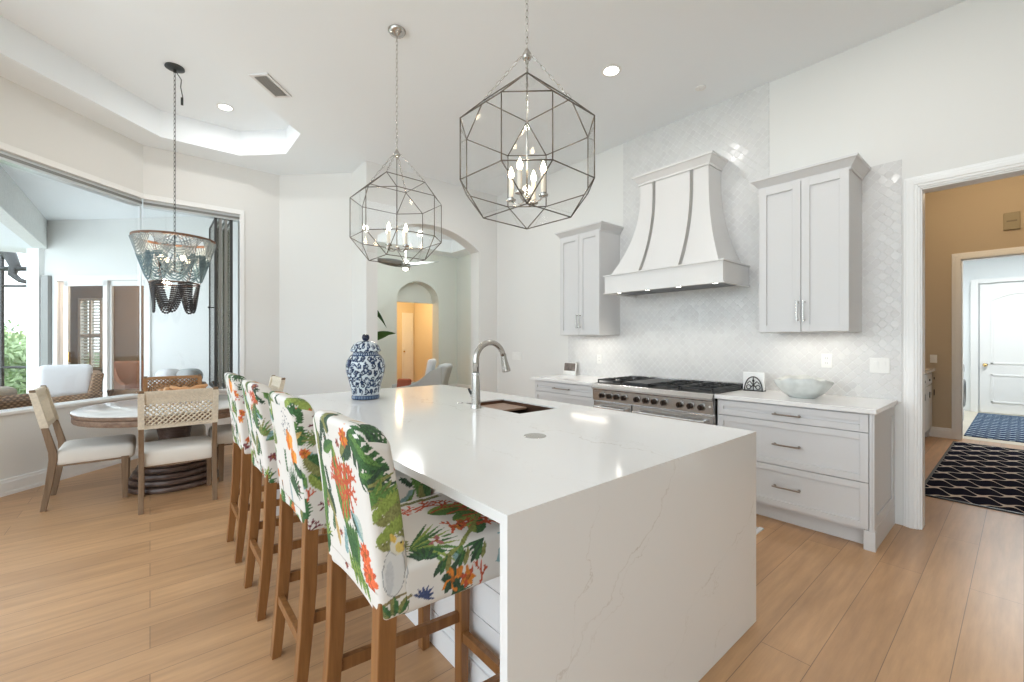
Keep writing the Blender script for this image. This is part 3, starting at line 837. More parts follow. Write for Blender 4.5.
def crown(mb, xf, y0, y1, z0, k=1.0):
    rings = []
    for o, dz in ((0.0, -0.012), (0.008, -0.012), (0.010, 0.004), (0.016, 0.012), (0.030, 0.032), (0.046, 0.052), (0.055, 0.056), (0.057, 0.072)):
        o *= k; dz *= k
        rings.append([(xf - o, y0 - o, z0 + dz), (XW - 0.009, y0 - o, z0 + dz), (XW - 0.009, y1 + o, z0 + dz), (xf - o, y1 + o, z0 + dz)])
    return mb.loft(rings)

def upper(label, y0, y1, hz0, hz1):
    t = thing('upper_cabinet', label, 'wall cabinet', (0, 0, 0), group=None)
    xf = 3.835
    MB().box(xf + 0.021, XW - 0.009, y0, y1, 1.42, 2.60).build('body', 'cabinet', t, bevel=0.002)
    crown(MB(), xf + 0.018, y0, y1, 2.60).build('crown', 'cabinet', t)
    mid = (y0 + y1) / 2
    for a, b, hy in ((y0 + 0.001, mid - 0.002, mid - 0.022), (mid + 0.002, y1 - 0.001, mid + 0.022)):
        d = front(MB(), xf, a, b, 1.422, 2.588).build('door', 'cabinet', t, bevel=0.0015)
        bar_handle('handle', d, 'nickel', xf, hy, hz0, hy, hz1)
    return t
upper('light grey two-door wall cabinet right of the range hood', 0.807, 1.404, 1.50, 1.66)
upper('light grey two-door wall cabinet left of the range hood', 3.046, 3.65, 1.50, 1.66)

def base(label, y0, y1, handles, end=None):
    t = thing('base_cabinet', label, 'base cabinet', (0, 0, 0))
    xf = 3.545
    MB().box(xf + 0.021, XW - 0.009, y0, y1, 0.11, 0.882).box(xf + 0.08, XW - 0.009, y0 + 0.02, y1, 0.0, 0.11).build('body', 'cabinet', t, bevel=0.002)
    yl = y0 + (0.020 if end else 0.002)
    for (z0, z1), hz in zip(((0.758, 0.872), (0.434, 0.753), (0.13, 0.429)), (0.812, 0.59, 0.28)):
        d = front(MB(), xf, yl, y1 - 0.012, z0, z1, 0.045).build('drawer', 'cabinet', t, bevel=0.0015)
        bar_handle('handle', d, 'pewter', xf, handles[0], hz, handles[1], hz)
    if end:                                   # framed end panel and foot
        mb = MB().box(xf, xf + 0.02, y0, y0 + 0.016, 0.0, 0.882)
        mb.box(xf, XW - 0.009, y0 - 0.012, y0 - 0.001, 0.0, 0.14)
        for (a, b, c, d_) in ((xf, xf + 0.07, 0.14, 0.882), (XW - 0.08, XW - 0.009, 0.14, 0.882), (xf + 0.07, XW - 0.08, 0.81, 0.882), (xf + 0.07, XW - 0.08, 0.14, 0.21)):
            mb.box(a, b, y0 - 0.010, y0 - 0.001, c, d_)
        mb.box(xf - 0.006, xf + 0.04, y0 - 0.016, y0 + 0.045, 0.0, 0.125)
        mb.build('end_panel', 'cabinet', t, bevel=0.0015)
    return t
base('light grey three-drawer base cabinet right of the range with a panelled end', 0.625, 1.62, (1.199, 1.02), True)
base('light grey three-drawer base cabinet left of the range, half behind the island', 2.885, 3.80, (3.469, 3.223))
ct = MB().box(3.515, XW - 0.0085, 0.60, 1.622, 0.884, 0.915).build('countertop', 'counter', bevel=0.003)
tag(ct, 'white quartz countertop on the drawer cabinet right of the range', 'countertop')
ct = MB().box(3.515, XW - 0.0085, 2.882, 3.83, 0.884, 0.915).build('countertop', 'counter', bevel=0.003)
tag(ct, 'white quartz countertop on the cabinet left of the range', 'countertop')

# ------------------------------------------------------------------ range
rg = thing('gas_range', 'wide stainless steel gas range with black grates and a row of knobs', 'range', (0, 0, 0))
ra, rb = 1.630, 2.874
MB().box(3.55, 4.19, ra, rb, 0.10, 0.905).build('body', 'steel', rg, bevel=0.003)
MB().prism([(3.50, 0.90), (3.485, 0.88), (3.485, 0.862), (3.50, 0.852), (3.58, 0.852), (3.58, 0.918), (3.51, 0.918)], ra, rb, 'y').build('bullnose', 'steel', rg, bevel=0.004)
MB().hexa([(3.515, ra, 0.745), (3.56, ra, 0.745), (3.56, rb, 0.745), (3.515, rb, 0.745)], [(3.505, ra, 0.852), (3.56, ra, 0.852), (3.56, rb, 0.852), (3.505, rb, 0.852)]).build('control_panel', 'steel', rg, bevel=0.003)
for y in (2.75, 2.66, 2.575, 2.485, 2.345, 2.25, 2.16, 2.065, 1.915, 1.82, 1.725):
    kb = MB().cyl((3.512, y, 0.80), (3.502, y, 0.80), 0.034, 0.032, 20).build('knob', 'nickel', rg, smooth='auto')
    mb = MB().cyl((3.502, y, 0.80), (3.476, y, 0.80), 0.026, 0.022, 18).box(3.466, 3.49, y - 0.005, y + 0.005, 0.776, 0.824)
    mb.build('knob_grip', mat('bronze_black_knob', (0.07, 0.05, 0.04), 0.25, 0.8) if 'bronze_black_knob' not in bpy.data.materials else bpy.data.materials['bronze_black_knob'], kb, smooth='auto')
MB().cyl((3.512, 1.655, 0.81), (3.503, 1.655, 0.81), 0.008, seg=12).build('indicator', 'plate', rg)
MB().box(3.53, 4.17, ra + 0.005, rb - 0.005, 0.905, 0.921).build('cooktop', 'black', rg, bevel=0.002)
MB().box(4.15, 4.205, ra, rb, 0.905, 0.965).build('back_trim', 'steel', rg, bevel=0.004)
def grate(y0, y1):
    mb = MB(); x0, x1 = 3.56, 4.14; z0, z1 = 0.942, 0.956
    for yy in (y0, y1 - 0.012): mb.box(x0, x1, yy, yy + 0.012, z0, z1)
    for xx in (x0, (x0 + x1) / 2 - 0.006, x1 - 0.012): mb.box(xx, xx + 0.012, y0, y1, z0, z1)
    ym = (y0 + y1) / 2
    for xc in (x0 + 0.15, x1 - 0.15):
        for k in range(8):
            a = k * PI / 4
            m_ = Matrix.Translation((xc, ym, 0)) @ Matrix.Rotation(a, 4, 'Z')
            mb.box(0.045, 0.115 if k % 2 == 0 else 0.14, -0.005, 0.005, z0, z1 + 0.008, m_)
    for xx in (x0, x1 - 0.012):
        for yy in (y0, y1 - 0.012): mb.box(xx, xx + 0.012, yy, yy + 0.012, 0.921, z0)
    return mb.build('grate', 'iron', rg)
gw = 0.29
for y0 in (ra + 0.02, ra + 0.32, ra + 0.93): grate(y0, y0 + gw)
for y0 in (ra + 0.02, ra + 0.32, ra + 0.93):
    for xc in (3.71, 3.99):
        MB().lathe([(0.055, 0.921), (0.052, 0.930), (0.034, 0.932), (0.034, 0.940), (0.006, 0.942)], (xc, y0 + gw / 2, 0), 20).build('burner', 'iron', rg, smooth='auto')
MB().box(3.56, 4.14, ra + 0.63, ra + 0.91, 0.922, 0.950)  .build('griddle', 'iron', rg, bevel=0.004)
for (a, b) in ((ra + 0.008, ra + 0.77), (ra + 0.785, rb - 0.008)):
    d = MB().box(3.515, 3.55, a, b, 0.16, 0.735).build('oven_door', 'steel', rg, bevel=0.004)
    MB().box(3.512, 3.516, a + 0.12, b - 0.12, 0.30, 0.58).build('window', 'darkglass', d)
    mb = MB().cyl((3.462, a + 0.04, 0.685), (3.462, b - 0.04, 0.685), 0.013, seg=14)
    for yy in (a + 0.07, b - 0.07): mb.cyl((3.515, yy, 0.685), (3.462, yy, 0.685), 0.010, seg=10)
    mb.build('handle', 'steel', d, smooth='auto')
MB().box(3.57, 4.15, ra + 0.02, rb - 0.02, 0.0, 0.10).build('kick_plate', 'black', rg)
gp = None

# ------------------------------------------------------------------ hood
hd = thing('range_hood', 'tall white flared range hood with two steel straps above the range', 'range hood', (0, 0, 0))
yc = 2.24; XB = XW - 0.009
def prof(z):                                  # front x and half width at height z
    s = (2.99 - z) / (2.99 - 2.035); g = max(0, (s - 0.12) / 0.88) ** 2.1
    return 3.955 - 0.245 * g, 0.362 + 0.205 * g
zs = [2.035 + (2.99 - 2.035) * k / 24 for k in range(25)]
rings = []
for z in zs:
    x, w = prof(z); rings.append([(x, yc - w, z), (XB, yc - w, z), (XB, yc + w, z), (x, yc + w, z)])
MB().loft(rings).build('flared_body', 'hood', hd, smooth='auto')
for s in (-0.2, 0.2):
    rings = []
    for z in zs:
        x, w = prof(z); yy = yc + s * (1 + (w - 0.362) * 0.25); rings.append([(x - 0.006, yy - 0.015, z), (x + 0.002, yy - 0.015, z), (x + 0.002, yy + 0.015, z), (x - 0.006, yy + 0.015, z)])
    MB().loft(rings).build('strap', 'strap', hd, smooth='auto')
x0h, yA, yB = 3.68, 1.625, 2.855
mb = MB()
mb.box(x0h, x0h + 0.03, yA, yB, 1.845, 2.03).box(x0h + 0.03, XB, yA, yA + 0.03, 1.845, 2.03).box(x0h + 0.03, XB, yB - 0.03, yB, 1.845, 2.03).box(x0h + 0.03, XB, yA + 0.03, yB - 0.03, 1.875, 2.03)
mb.box(x0h - 0.012, XB, yA - 0.012, yB + 0.012, 2.028, 2.042)
mb.box(x0h - 0.012, x0h, yA - 0.012, yB + 0.012, 1.843, 1.857).box(x0h, XB, yA - 0.012, yA, 1.843, 1.857).box(x0h, XB, yB, yB + 0.012, 1.843, 1.857)
mb.build('skirt', 'hood', hd, bevel=0.003)
crown(MB(), 3.95, yc - 0.367, yc + 0.367, 2.995, 1.1).build('crown', 'hood', hd)
MB().box(x0h + 0.05, XB - 0.05, yA + 0.05, yB - 0.05, 1.862, 1.874).build('filter', 'duct', hd)
for y in (2.084, 1.743, 2.42, 2.75):
    MB().lathe([(0.028, 1.856), (0.028, 1.862)], (3.78, y, 0), 20).build('light', 'led', hd)

# ------------------------------------------------------------------ things on the counters
def lumpy_bowl():
    prof = [(0.085, 0.0), (0.092, 0.004), (0.094, 0.010), (0.120, 0.026), (0.150, 0.058), (0.172, 0.098), (0.188, 0.148), (0.181, 0.150), (0.164, 0.100), (0.142, 0.062), (0.110, 0.034), (0.08, 0.02), (0.02, 0.014)]
    rings = []
    for r, z in prof:
        ring = []
        for k in range(64):
            a = 2 * PI * k / 64
            wv = 1 + (0.05 * math.sin(3 * a + 0.6) + 0.03 * math.sin(7 * a)) * min(1, z / 0.15)
            dz = (0.016 * math.sin(2 * a + 1.0) + 0.006 * math.sin(9 * a)) * (z / 0.15) ** 2
            ring.append((r * wv * 0.93 * math.cos(a), r * wv * math.sin(a), z * 0.95 + dz))
        rings.append(ring)
    return MB().loft(rings)
bo = lumpy_bowl().build('ceramic_bowl', 'bowl', smooth=True, loc=(3.87, 1.105, 0.915))
tag(bo, 'pale celadon ceramic bowl with a wavy rim on the right counter', 'bowl')

nh = thing('napkin_holder', 'black arched scrollwork napkin holder beside the range, white napkins behind', 'napkin holder', (4.04, 1.515, 0.915))
def arch_pts(r, n=20, z0=0.0): return [(0, r * math.cos(PI * k / n), z0 + 0.118 * r / 0.072 * math.sin(PI * k / n)) for k in range(n + 1)]
def scroll(dx):
    mb = MB()
    P = [(dx, p[1], p[2]) for p in arch_pts(0.072, z0=0.006)]
    mb.tube(P, 0.005, 8)
    mb.box(dx - 0.005, dx + 0.005, -0.082, 0.082, 0, 0.010)
    mb.tube([(dx, 0, 0.01), (dx, 0, 0.118)], 0.004, 6)
    for s in (-1, 1):
        mb.tube([(dx, s * 0.002, 0.055), (dx, s * 0.03, 0.085), (dx, s * 0.05, 0.062)], 0.004, 6)
        cpt = [(dx, s * (0.038 + 0.018 * math.cos(t * PI / 6)), 0.034 + 0.018 * math.sin(t * PI / 6)) for t in range(13)]
        mb.tube(cpt, 0.004, 6)
        mb.tube([(dx, s * 0.004, 0.05), (dx, s * 0.022, 0.03)], 0.0045, 6)
    mb.ball((dx, 0, 0.09), 0.010, 8, 6, (0.5, 1, 1.3))
    return mb
scroll(-0.025).build('front_scroll', 'black', nh, smooth=True)
scroll(0.025).build('back_scroll', 'black', nh, smooth=True)
MB().box(-0.025, 0.025, -0.07, 0.07, 0.0, 0.006).build('tray', 'black', nh)
nk = MB().box(-0.012, 0.012, -0.085, 0.085, 0, 0.155).build('paper_napkins', mat('white_paper', (0.85, 0.85, 0.84), 0.9), bevel=0.004, loc=(4.04, 1.52, 0.922))
tag(nk, 'square white napkins standing in the black scroll holder', 'napkins')

def wall_plate(kind, label, x, y, z, n, facing='x', w1=0.045, holes='switch'):
    t = thing(kind, label, 'outlet' if 'outlet' in kind else 'light switch', (x, y, z))
    wd = 0.028 + w1 * n
    MB().box(-0.006, 0, -wd / 2, wd / 2, -0.057, 0.057).build('plate', 'plate', t, bevel=0.0025)
    for k in range(n):
        yy = (k - (n - 1) / 2) * w1
        if holes == 'switch':
            MB().box(-0.0075, -0.006, yy - 0.0165, yy + 0.0165, -0.034, 0.034).box(-0.012, -0.007, yy - 0.012, yy + 0.012, 0.0, 0.03).build('rocker', 'plate', t, bevel=0.0015)
        else:
            for dz in (-0.02, 0.02):
                MB().box(-0.0085, -0.006, yy - 0.016, yy + 0.016, dz - 0.014, dz + 0.014).build('receptacle', 'plate', t, bevel=0.002)
                MB().box(-0.0092, -0.0085, yy - 0.008, yy - 0.005, dz - 0.004, dz + 0.006).box(-0.0092, -0.0085, yy + 0.005, yy + 0.008, dz - 0.004, dz + 0.006).build('slot', 'socket', t)
    return t
wall_plate('electrical_outlet', 'white duplex outlet in the tile above the ceramic bowl', XW - 0.008, 1.032, 1.19, 1, holes='o')
wall_plate('wall_switch', 'white double switch plate in the tile next to the cased opening', XW - 0.008, 0.70, 1.165, 2)
wall_plate('electrical_outlet', 'white outlet in the tile just left of the range', XW - 0.008, 3.343, 1.13, 1, holes='o')
wall_plate('wall_switch', 'white four-gang switch plate on the wall behind the faucet', XW, 4.90, 1.125, 4)
wall_plate('wall_switch', 'small switch plate on the tan hall wall', 8.454, 0.82, 1.10, 1)
ph = thing('framed_photograph', 'small brown framed picture leaning on the tile at far end of left counter', 'picture', (4.14, 3.775, 0.915))
mb = MB().box(-0.005, 0.005, -0.10, 0.10, 0.05, 0.15).rot(R(8), 'Y'); mb.build('picture', mat('brown_picture', (0.16, 0.12, 0.10), 0.3, vary=(22, 0.5)), ph)
mb = MB().box(-0.008, 0.008, -0.105, -0.095, 0.0, 0.155).box(-0.008, 0.008, 0.095, 0.105, 0.0, 0.155).box(-0.008, 0.008, -0.095, 0.095, 0.15, 0.156).box(-0.008, 0.008, -0.095, 0.095, 0.0, 0.05).rot(R(8), 'Y')
mb.build('clear_stand', 'plate', ph)

sm = thing('smoke_detector', 'small white round smoke detector on the ceiling near the hood', 'smoke detector', (3.83, 1.89, CZ))
MB().lathe([(0.045, 0), (0.045, -0.005), (0.036, -0.009), (0.01, -0.010)], seg=24).build('housing', 'plate', sm, smooth='auto')
MB().lathe([(0.012, -0.009), (0.010, -0.013), (0.004, -0.014)], seg=12).build('sensor', 'vent_frame', sm)

vt_ = thing('air_vent', 'rectangular louvred air vent in the ceiling beside the nook tray', 'air vent', (0.835, 4.36, CZ), R(45) )
MB().box(-0.175, 0.175, -0.085, -0.060, -0.012, 0).box(-0.175, 0.175, 0.060, 0.085, -0.012, 0).box(-0.175, -0.15, -0.06, 0.06, -0.012, 0).box(0.15, 0.175, -0.06, 0.06, -0.012, 0).build('frame', 'vent_frame', vt_, bevel=0.002)
mb = MB()
for k in range(9):
    y = -0.054 + k * 0.0135
    mb.hexa([(-0.15, y - 0.005, -0.013), (0.15, y - 0.005, -0.013), (0.15, y + 0.001, -0.013), (-0.15, y + 0.001, -0.013)], [(-0.15, y, -0.002), (0.15, y, -0.002), (0.15, y + 0.006, -0.002), (-0.15, y + 0.006, -0.002)])
mb.build('louvres', 'vent', vt_)
MB().box(-0.15, 0.15, -0.06, 0.06, -0.003, -0.001).build('backing', 'alu_dark', vt_)
# hall items
t = thing('hall_chime', 'small tan square box high on the hall wall', 'door chime', (8.48, 0.10, 2.89))
MB().box(-0.03, 0, -0.07, 0.07, -0.11, 0.11).build('cover', mat('olive_tan_plastic', (0.32, 0.27, 0.17), 0.6), t, bevel=0.006)
MB().box(-0.034, -0.03, -0.045, 0.045, -0.01, 0.01).build('grille', mat('dark_tan_plastic', (0.20, 0.16, 0.10), 0.6), t)
hc = thing('hall_cabinet', 'pale grey footed cabinet just inside the hall on the left', 'cabinet', (0, 0, 0))
MB().box(7.1, 8.42, 0.845, 1.44, 0.13, 0.93).build('body', 'cabinet', hc, bevel=0.004)
MB().box(7.06, 8.44, 0.80, 1.445, 0.93, 0.965).build('top', 'counter', hc, bevel=0.004)
for k in range(3):
    x0 = 7.13 + k * 0.43
    for (z0, z1, nm) in ((0.76, 0.91, 'drawer'), (0.16, 0.74, 'door')):
        d = MB().box(x0, x0 + 0.41, 0.828, 0.844, z0, z1).build(nm, 'cabinet', hc, bevel=0.004)
        MB().cyl((x0 + 0.32, 0.80, z1 - 0.06), (x0 + 0.32, 0.80, z1 - 0.14 if nm == 'door' else z1 - 0.09), 0.006, seg=8).build('knob', 'black', d)
for x in (7.15, 8.37):
    for y in (0.88, 1.40):
        MB().lathe([(0.02, 0), (0.03, 0.02), (0.022, 0.05), (0.036, 0.09), (0.038, 0.13)], (x, y, 0), 14).build('leg', 'cabinet', hc, smooth='auto')
ws = thing('washing_machine', 'white front-loading washing machine at left in the laundry', 'washing machine', (9.95, 1.0, 0))
MB().box(-0.34, 0.34, -0.36, 0.36, 0.03, 0.98).build('body', 'white_app', ws, bevel=0.01)
MB().tube([(0.2 * math.cos(2 * PI * k / 24), -0.372, 0.52 + 0.2 * math.sin(2 * PI * k / 24)) for k in range(24)], 0.025, 8, True).build('door_ring', 'alu_dark', ws, smooth=True)
MB().cyl((0, -0.36, 0.52), (0, -0.368, 0.52), 0.19, seg=24).build('door_glass', 'darkglass', ws)
MB().box(-0.33, 0.33, -0.368, -0.36, 0.84, 0.96).build('control_panel', 'vent', ws, bevel=0.003)
for x in (-0.3, 0.3):
    for y in (-0.3, 0.3): MB().cyl((x, y, 0), (x, y, 0.035), 0.03, seg=10).build('foot', 'black', ws)
dup(ws, (9.2, 1.0, 0), label='white front-loading dryer nearest the laundry doorway')
def rug(label, m, x0, x1, y0, y1, z=0.0):
    cx, cy = (x0 + x1) / 2, (y0 + y1) / 2
    t = thing('runner_rug', label, 'rug', (cx, cy, z)); a, b = (x1 - x0) / 2, (y1 - y0) / 2
    MB().box(-a + 0.02, a - 0.02, -b + 0.02, b - 0.02, 0.0, 0.010).build('pile', m, t)
    MB().box(-a, a, -b, -b + 0.021, 0, 0.011).box(-a, a, b - 0.021, b, 0, 0.011).box(-a, -a + 0.021, -b, b, 0, 0.011).box(a - 0.021, a, -b, b, 0, 0.011).build('binding', 'black' if 'navy' in label else 'blue_rug', t)
rug('dark navy hall rug with a cream wavy lattice, nearest the kitchen', 'navy_rug', 5.17, 8.22, -0.75, 0.61)
rug('blue rug with a small pale lattice in front of the laundry door', 'blue_rug', 8.85, 11.85, -0.75, 0.55, 0.002)
mt = thing('floor_mat', 'corner of a thin pale mat on the floor in front of the range', 'mat', (3.08, 2.05, 0))
MB().box(-0.27, 0.27, -0.82, 0.82, 0, 0.012).build('pad', mat('pale_grey_mat', (0.55, 0.53, 0.51), 0.8), mt, bevel=0.004)
MB().box(-0.29, 0.29, -0.85, -0.82, 0, 0.008).box(-0.29, 0.29, 0.82, 0.85, 0, 0.008).build('edge', 'vent_frame', mt)

# ------------------------------------------------------------------ printed patterns, drawn as colours on the cloth and the porcelain
class Canvas:
    def __init__(s, s0, s1, t0, t1, res, bg):
        s.s0, s.t0, s.res = s0, t0, res
        s.W = int((s1 - s0) / res); s.H = int((t1 - t0) / res)
        s.im = np.empty((s.H, s.W, 3), np.float32); s.im[:] = bg

    def win(s, cx, cy, r):
        i0 = max(0, int((cx - r - s.s0) / s.res)); i1 = min(s.W, int((cx + r - s.s0) / s.res) + 1)
        j0 = max(0, int((cy - r - s.t0) / s.res)); j1 = min(s.H, int((cy + r - s.t0) / s.res) + 1)
        if i1 <= i0 or j1 <= j0: return None
        X, Y = np.meshgrid(s.s0 + (np.arange(i0, i1) + 0.5) * s.res, s.t0 + (np.arange(j0, j1) + 0.5) * s.res)
        return (slice(j0, j1), slice(i0, i1)), X - cx, Y - cy

    def put(s, sl, mask, col):
        reg = s.im[sl]; reg[mask] = col[mask] if isinstance(col, np.ndarray) and col.ndim == 3 else col

    def leaf(s, x, y, a, L, w, col, col2=None, cut=0, bend=0.0):
        q = s.win(x + math.cos(a) * L / 2, y + math.sin(a) * L / 2, L * 0.62 + w)
        if q is None: return
        sl, X, Y = q
        X = X + math.cos(a) * L / 2; Y = Y + math.sin(a) * L / 2
        u = X * math.cos(a) + Y * math.sin(a); v = -X * math.sin(a) + Y * math.cos(a)
        t = u / L; v = v - bend * L * (t * t)
        prof = np.where((t > 0) & (t < 1), np.sin(np.clip(t, 0, 1) ** 0.8 * PI) ** 0.75, 0) * w
        if cut: prof = prof * np.where((np.sin((t * cut - np.abs(v) / w * 1.1) * 2 * PI) > -0.55) | (np.abs(v) < w * 0.28), 1, 0)
        m = np.abs(v) < prof
        s.put(sl, m, np.array(col, np.float32))
        if col2 is not None:
            s.put(sl, m & (v > 0), np.array(col2, np.float32))
            vein = m & ((np.abs(v) < w * 0.06) | (np.abs(np.sin((t * 9 - np.abs(v) / w * 0.9) * PI)) < 0.12))
            s.put(sl, vein, np.array(col, np.float32) * 0.6 + np.array(col2, np.float32) * 0.2)

    def line(s, pts, w, col, w2=None):
        for (x0, y0), (x1, y1) in zip(pts, pts[1:]):
            L = math.hypot(x1 - x0, y1 - y0)
            if L == 0: continue
            q = s.win((x0 + x1) / 2, (y0 + y1) / 2, L / 2 + w)
            if q is None: continue
            sl, X, Y = q; X = X + (x1 - x0) / 2; Y = Y + (y1 - y0) / 2
            t = np.clip((X * (x1 - x0) + Y * (y1 - y0)) / L ** 2, 0, 1)
            s.put(sl, np.hypot(X - t * (x1 - x0), Y - t * (y1 - y0)) < w, np.array(col, np.float32))

    def blob(s, x, y, rx, ry, col, a=0.0):
        q = s.win(x, y, max(rx, ry))
        if q is None: return
        sl, X, Y = q
        u = X * math.cos(a) + Y * math.sin(a); v = -X * math.sin(a) + Y * math.cos(a)
        s.put(sl, (u / rx) ** 2 + (v / ry) ** 2 < 1, np.array(col, np.float32))

    def sample(s, S, T):
        i = np.clip(((S - s.s0) / s.res).astype(int), 0, s.W - 1); j = np.clip(((T - s.t0) / s.res).astype(int), 0, s.H - 1)
        return s.im[j, i]


G1, G2, G3, G4 = (0.045, 0.115, 0.040), (0.095, 0.195, 0.05), (0.23, 0.30, 0.065), (0.035, 0.07, 0.04)
OL, RD, OR, MR = (0.20, 0.205, 0.07), (0.47, 0.085, 0.035), (0.60, 0.20, 0.03), (0.14, 0.03, 0.04)
TEAL, GREY, TAN = (0.20, 0.33, 0.33), (0.40, 0.40, 0.40), (0.42, 0.30, 0.14)
CREAM = (0.66, 0.63, 0.59)

def palm(c, rnd, x, y, a, L, cols=(G1, G3)):
    n = 13
    for k in range(n):
        da = (k / (n - 1) - 0.5) * 2.6
        c.leaf(x, y, a + da, L * (1 - 0.35 * abs(da) / 1.3) * rnd.uniform(0.85, 1.1), L * 0.045, cols[k % 2], None, bend=0.15 * da)

def fern(c, rnd, x, y, a, L, col=G3, dark=G1):
    P = [(x + math.cos(a) * L * t / 10 - math.sin(a) * L * 0.12 * (t / 10) ** 2, y + math.sin(a) * L * t / 10 + math.cos(a) * L * 0.12 * (t / 10) ** 2) for t in range(11)]
    c.line(P, 0.0018, dark)
    for k in range(1, 10):
        l = L * 0.42 * math.sin(PI * (0.15 + 0.8 * k / 10))
        for s in (-1, 1): c.leaf(P[k][0], P[k][1], a + s * 0.95, l, 0.008, col if s > 0 else dark)

def monstera(c, rnd, x, y, a, L):
    c.leaf(x, y, a, L, L * 0.40, G4, G1, cut=6, bend=0.1)
    c.leaf(x + math.cos(a) * L * 0.06, y + math.sin(a) * L * 0.06, a, L * 0.8, L * 0.22, G1, G2, bend=0.1)

def coral(c, rnd, x, y, a, L, col=RD, depth=4, w=0.0042):
    if depth == 0 or L < 0.01: 
        c.blob(x, y, w * 1.5, w * 1.5, col); return
    x1 = x + math.cos(a) * L; y1 = y + math.sin(a) * L
    c.line([(x, y), (x1, y1)], w, col)
    c.blob((x + x1) / 2 + rnd.uniform(-.004, .004), (y + y1) / 2, w * 1.5, w * 1.3, col)
    for da in (rnd.uniform(0.3, 0.7), -rnd.uniform(0.3, 0.7)):
        coral(c, rnd, x1, y1, a + da, L * rnd.uniform(0.62, 0.85), col, depth - 1, w * 0.88)

def flower(c, rnd, x, y, r, col=OR, col2=RD, n=9):
    for k in range(n):
        c.leaf(x, y, 2 * PI * k / n + rnd.uniform(-.2, .2), r, r * 0.28, col if k % 2 else col2)
    c.blob(x, y, r * 0.22, r * 0.22, (0.30, 0.10, 0.02))

def rose(c, rnd, x, y, r):
    for k in range(9):
        a = k * 2.4; d = r * 0.62 * math.sqrt(k / 9)
        c.blob(x + d * math.cos(a), y + d * math.sin(a), r * 0.42, r * 0.36, (OR, (0.62, 0.16, 0.012), (0.80, 0.30, 0.05))[k % 3], a)

def sprig(c, rnd, x, y, a, L, col=G1):
    c.line([(x, y), (x + math.cos(a) * L, y + math.sin(a) * L)], 0.0014, col)
    for k in range(7):
        t = (k + 1) / 8
        for s in (-1, 1): c.leaf(x + math.cos(a) * L * t, y + math.sin(a) * L * t, a + s * 0.8, L * 0.22, 0.005, col)

def butterfly(c, x, y, r, a):
    for s in (-1, 1):
        c.leaf(x, y, a + s * 1.0, r, r * 0.38, OR, (0.30, 0.10, 0.02)); c.leaf(x, y, a + s * 2.1, r * 0.7, r * 0.28, (0.5, 0.16, 0.03))
    c.line([(x - math.cos(a) * r * 0.5, y - math.sin(a) * r * 0.5), (x + math.cos(a) * r * 0.5, y + math.sin(a) * r * 0.5)], r * 0.07, (0.04, 0.02, 0.02))

def spots(c, rnd, x, y, r):
    for _ in range(70):
        a = rnd.uniform(0, 2 * PI); d = r * math.sqrt(rnd.random())
        c.blob(x + d * math.cos(a), y + d * math.sin(a) * 1.3, 0.0035, 0.003, (0.09, 0.10, 0.13))

def cockatiel(c, x, y, k=1.3):                 # small grey-white bird with a yellow crest
    def bl(dx, dy, rx, ry, col, a=0.0): c.blob(x + dx * k, y + dy * k, rx * k, ry * k, col, a)
    bl(0, 0, 0.024, 0.050, (0.24, 0.25, 0.25), -0.12); bl(0, 0, 0.0225, 0.0485, (0.60, 0.60, 0.59), -0.12)
    bl(-0.010, -0.010, 0.009, 0.034, (0.50, 0.51, 0.52), -0.1)
    bl(0.014, 0.050, 0.018, 0.020, (0.30, 0.30, 0.29)); bl(0.014, 0.050, 0.0168, 0.0188, (0.62, 0.60, 0.50)); bl(0.018, 0.046, 0.011, 0.012, (0.62, 0.47, 0.14))
    c.leaf(x + 0.008 * k, y + 0.058 * k, 1.9, 0.022 * k, 0.006 * k, (0.62, 0.42, 0.09))
    bl(0.020, 0.054, 0.003, 0.003, (0.02, 0.02, 0.02)); bl(0.029, 0.044, 0.005, 0.0045, (0.35, 0.28, 0.22))
    c.line([(x - 0.055, y - 0.070 * k), (x - 0.01, y - 0.055 * k), (x + 0.04, y - 0.052 * k)], 0.004, (0.20, 0.16, 0.07))

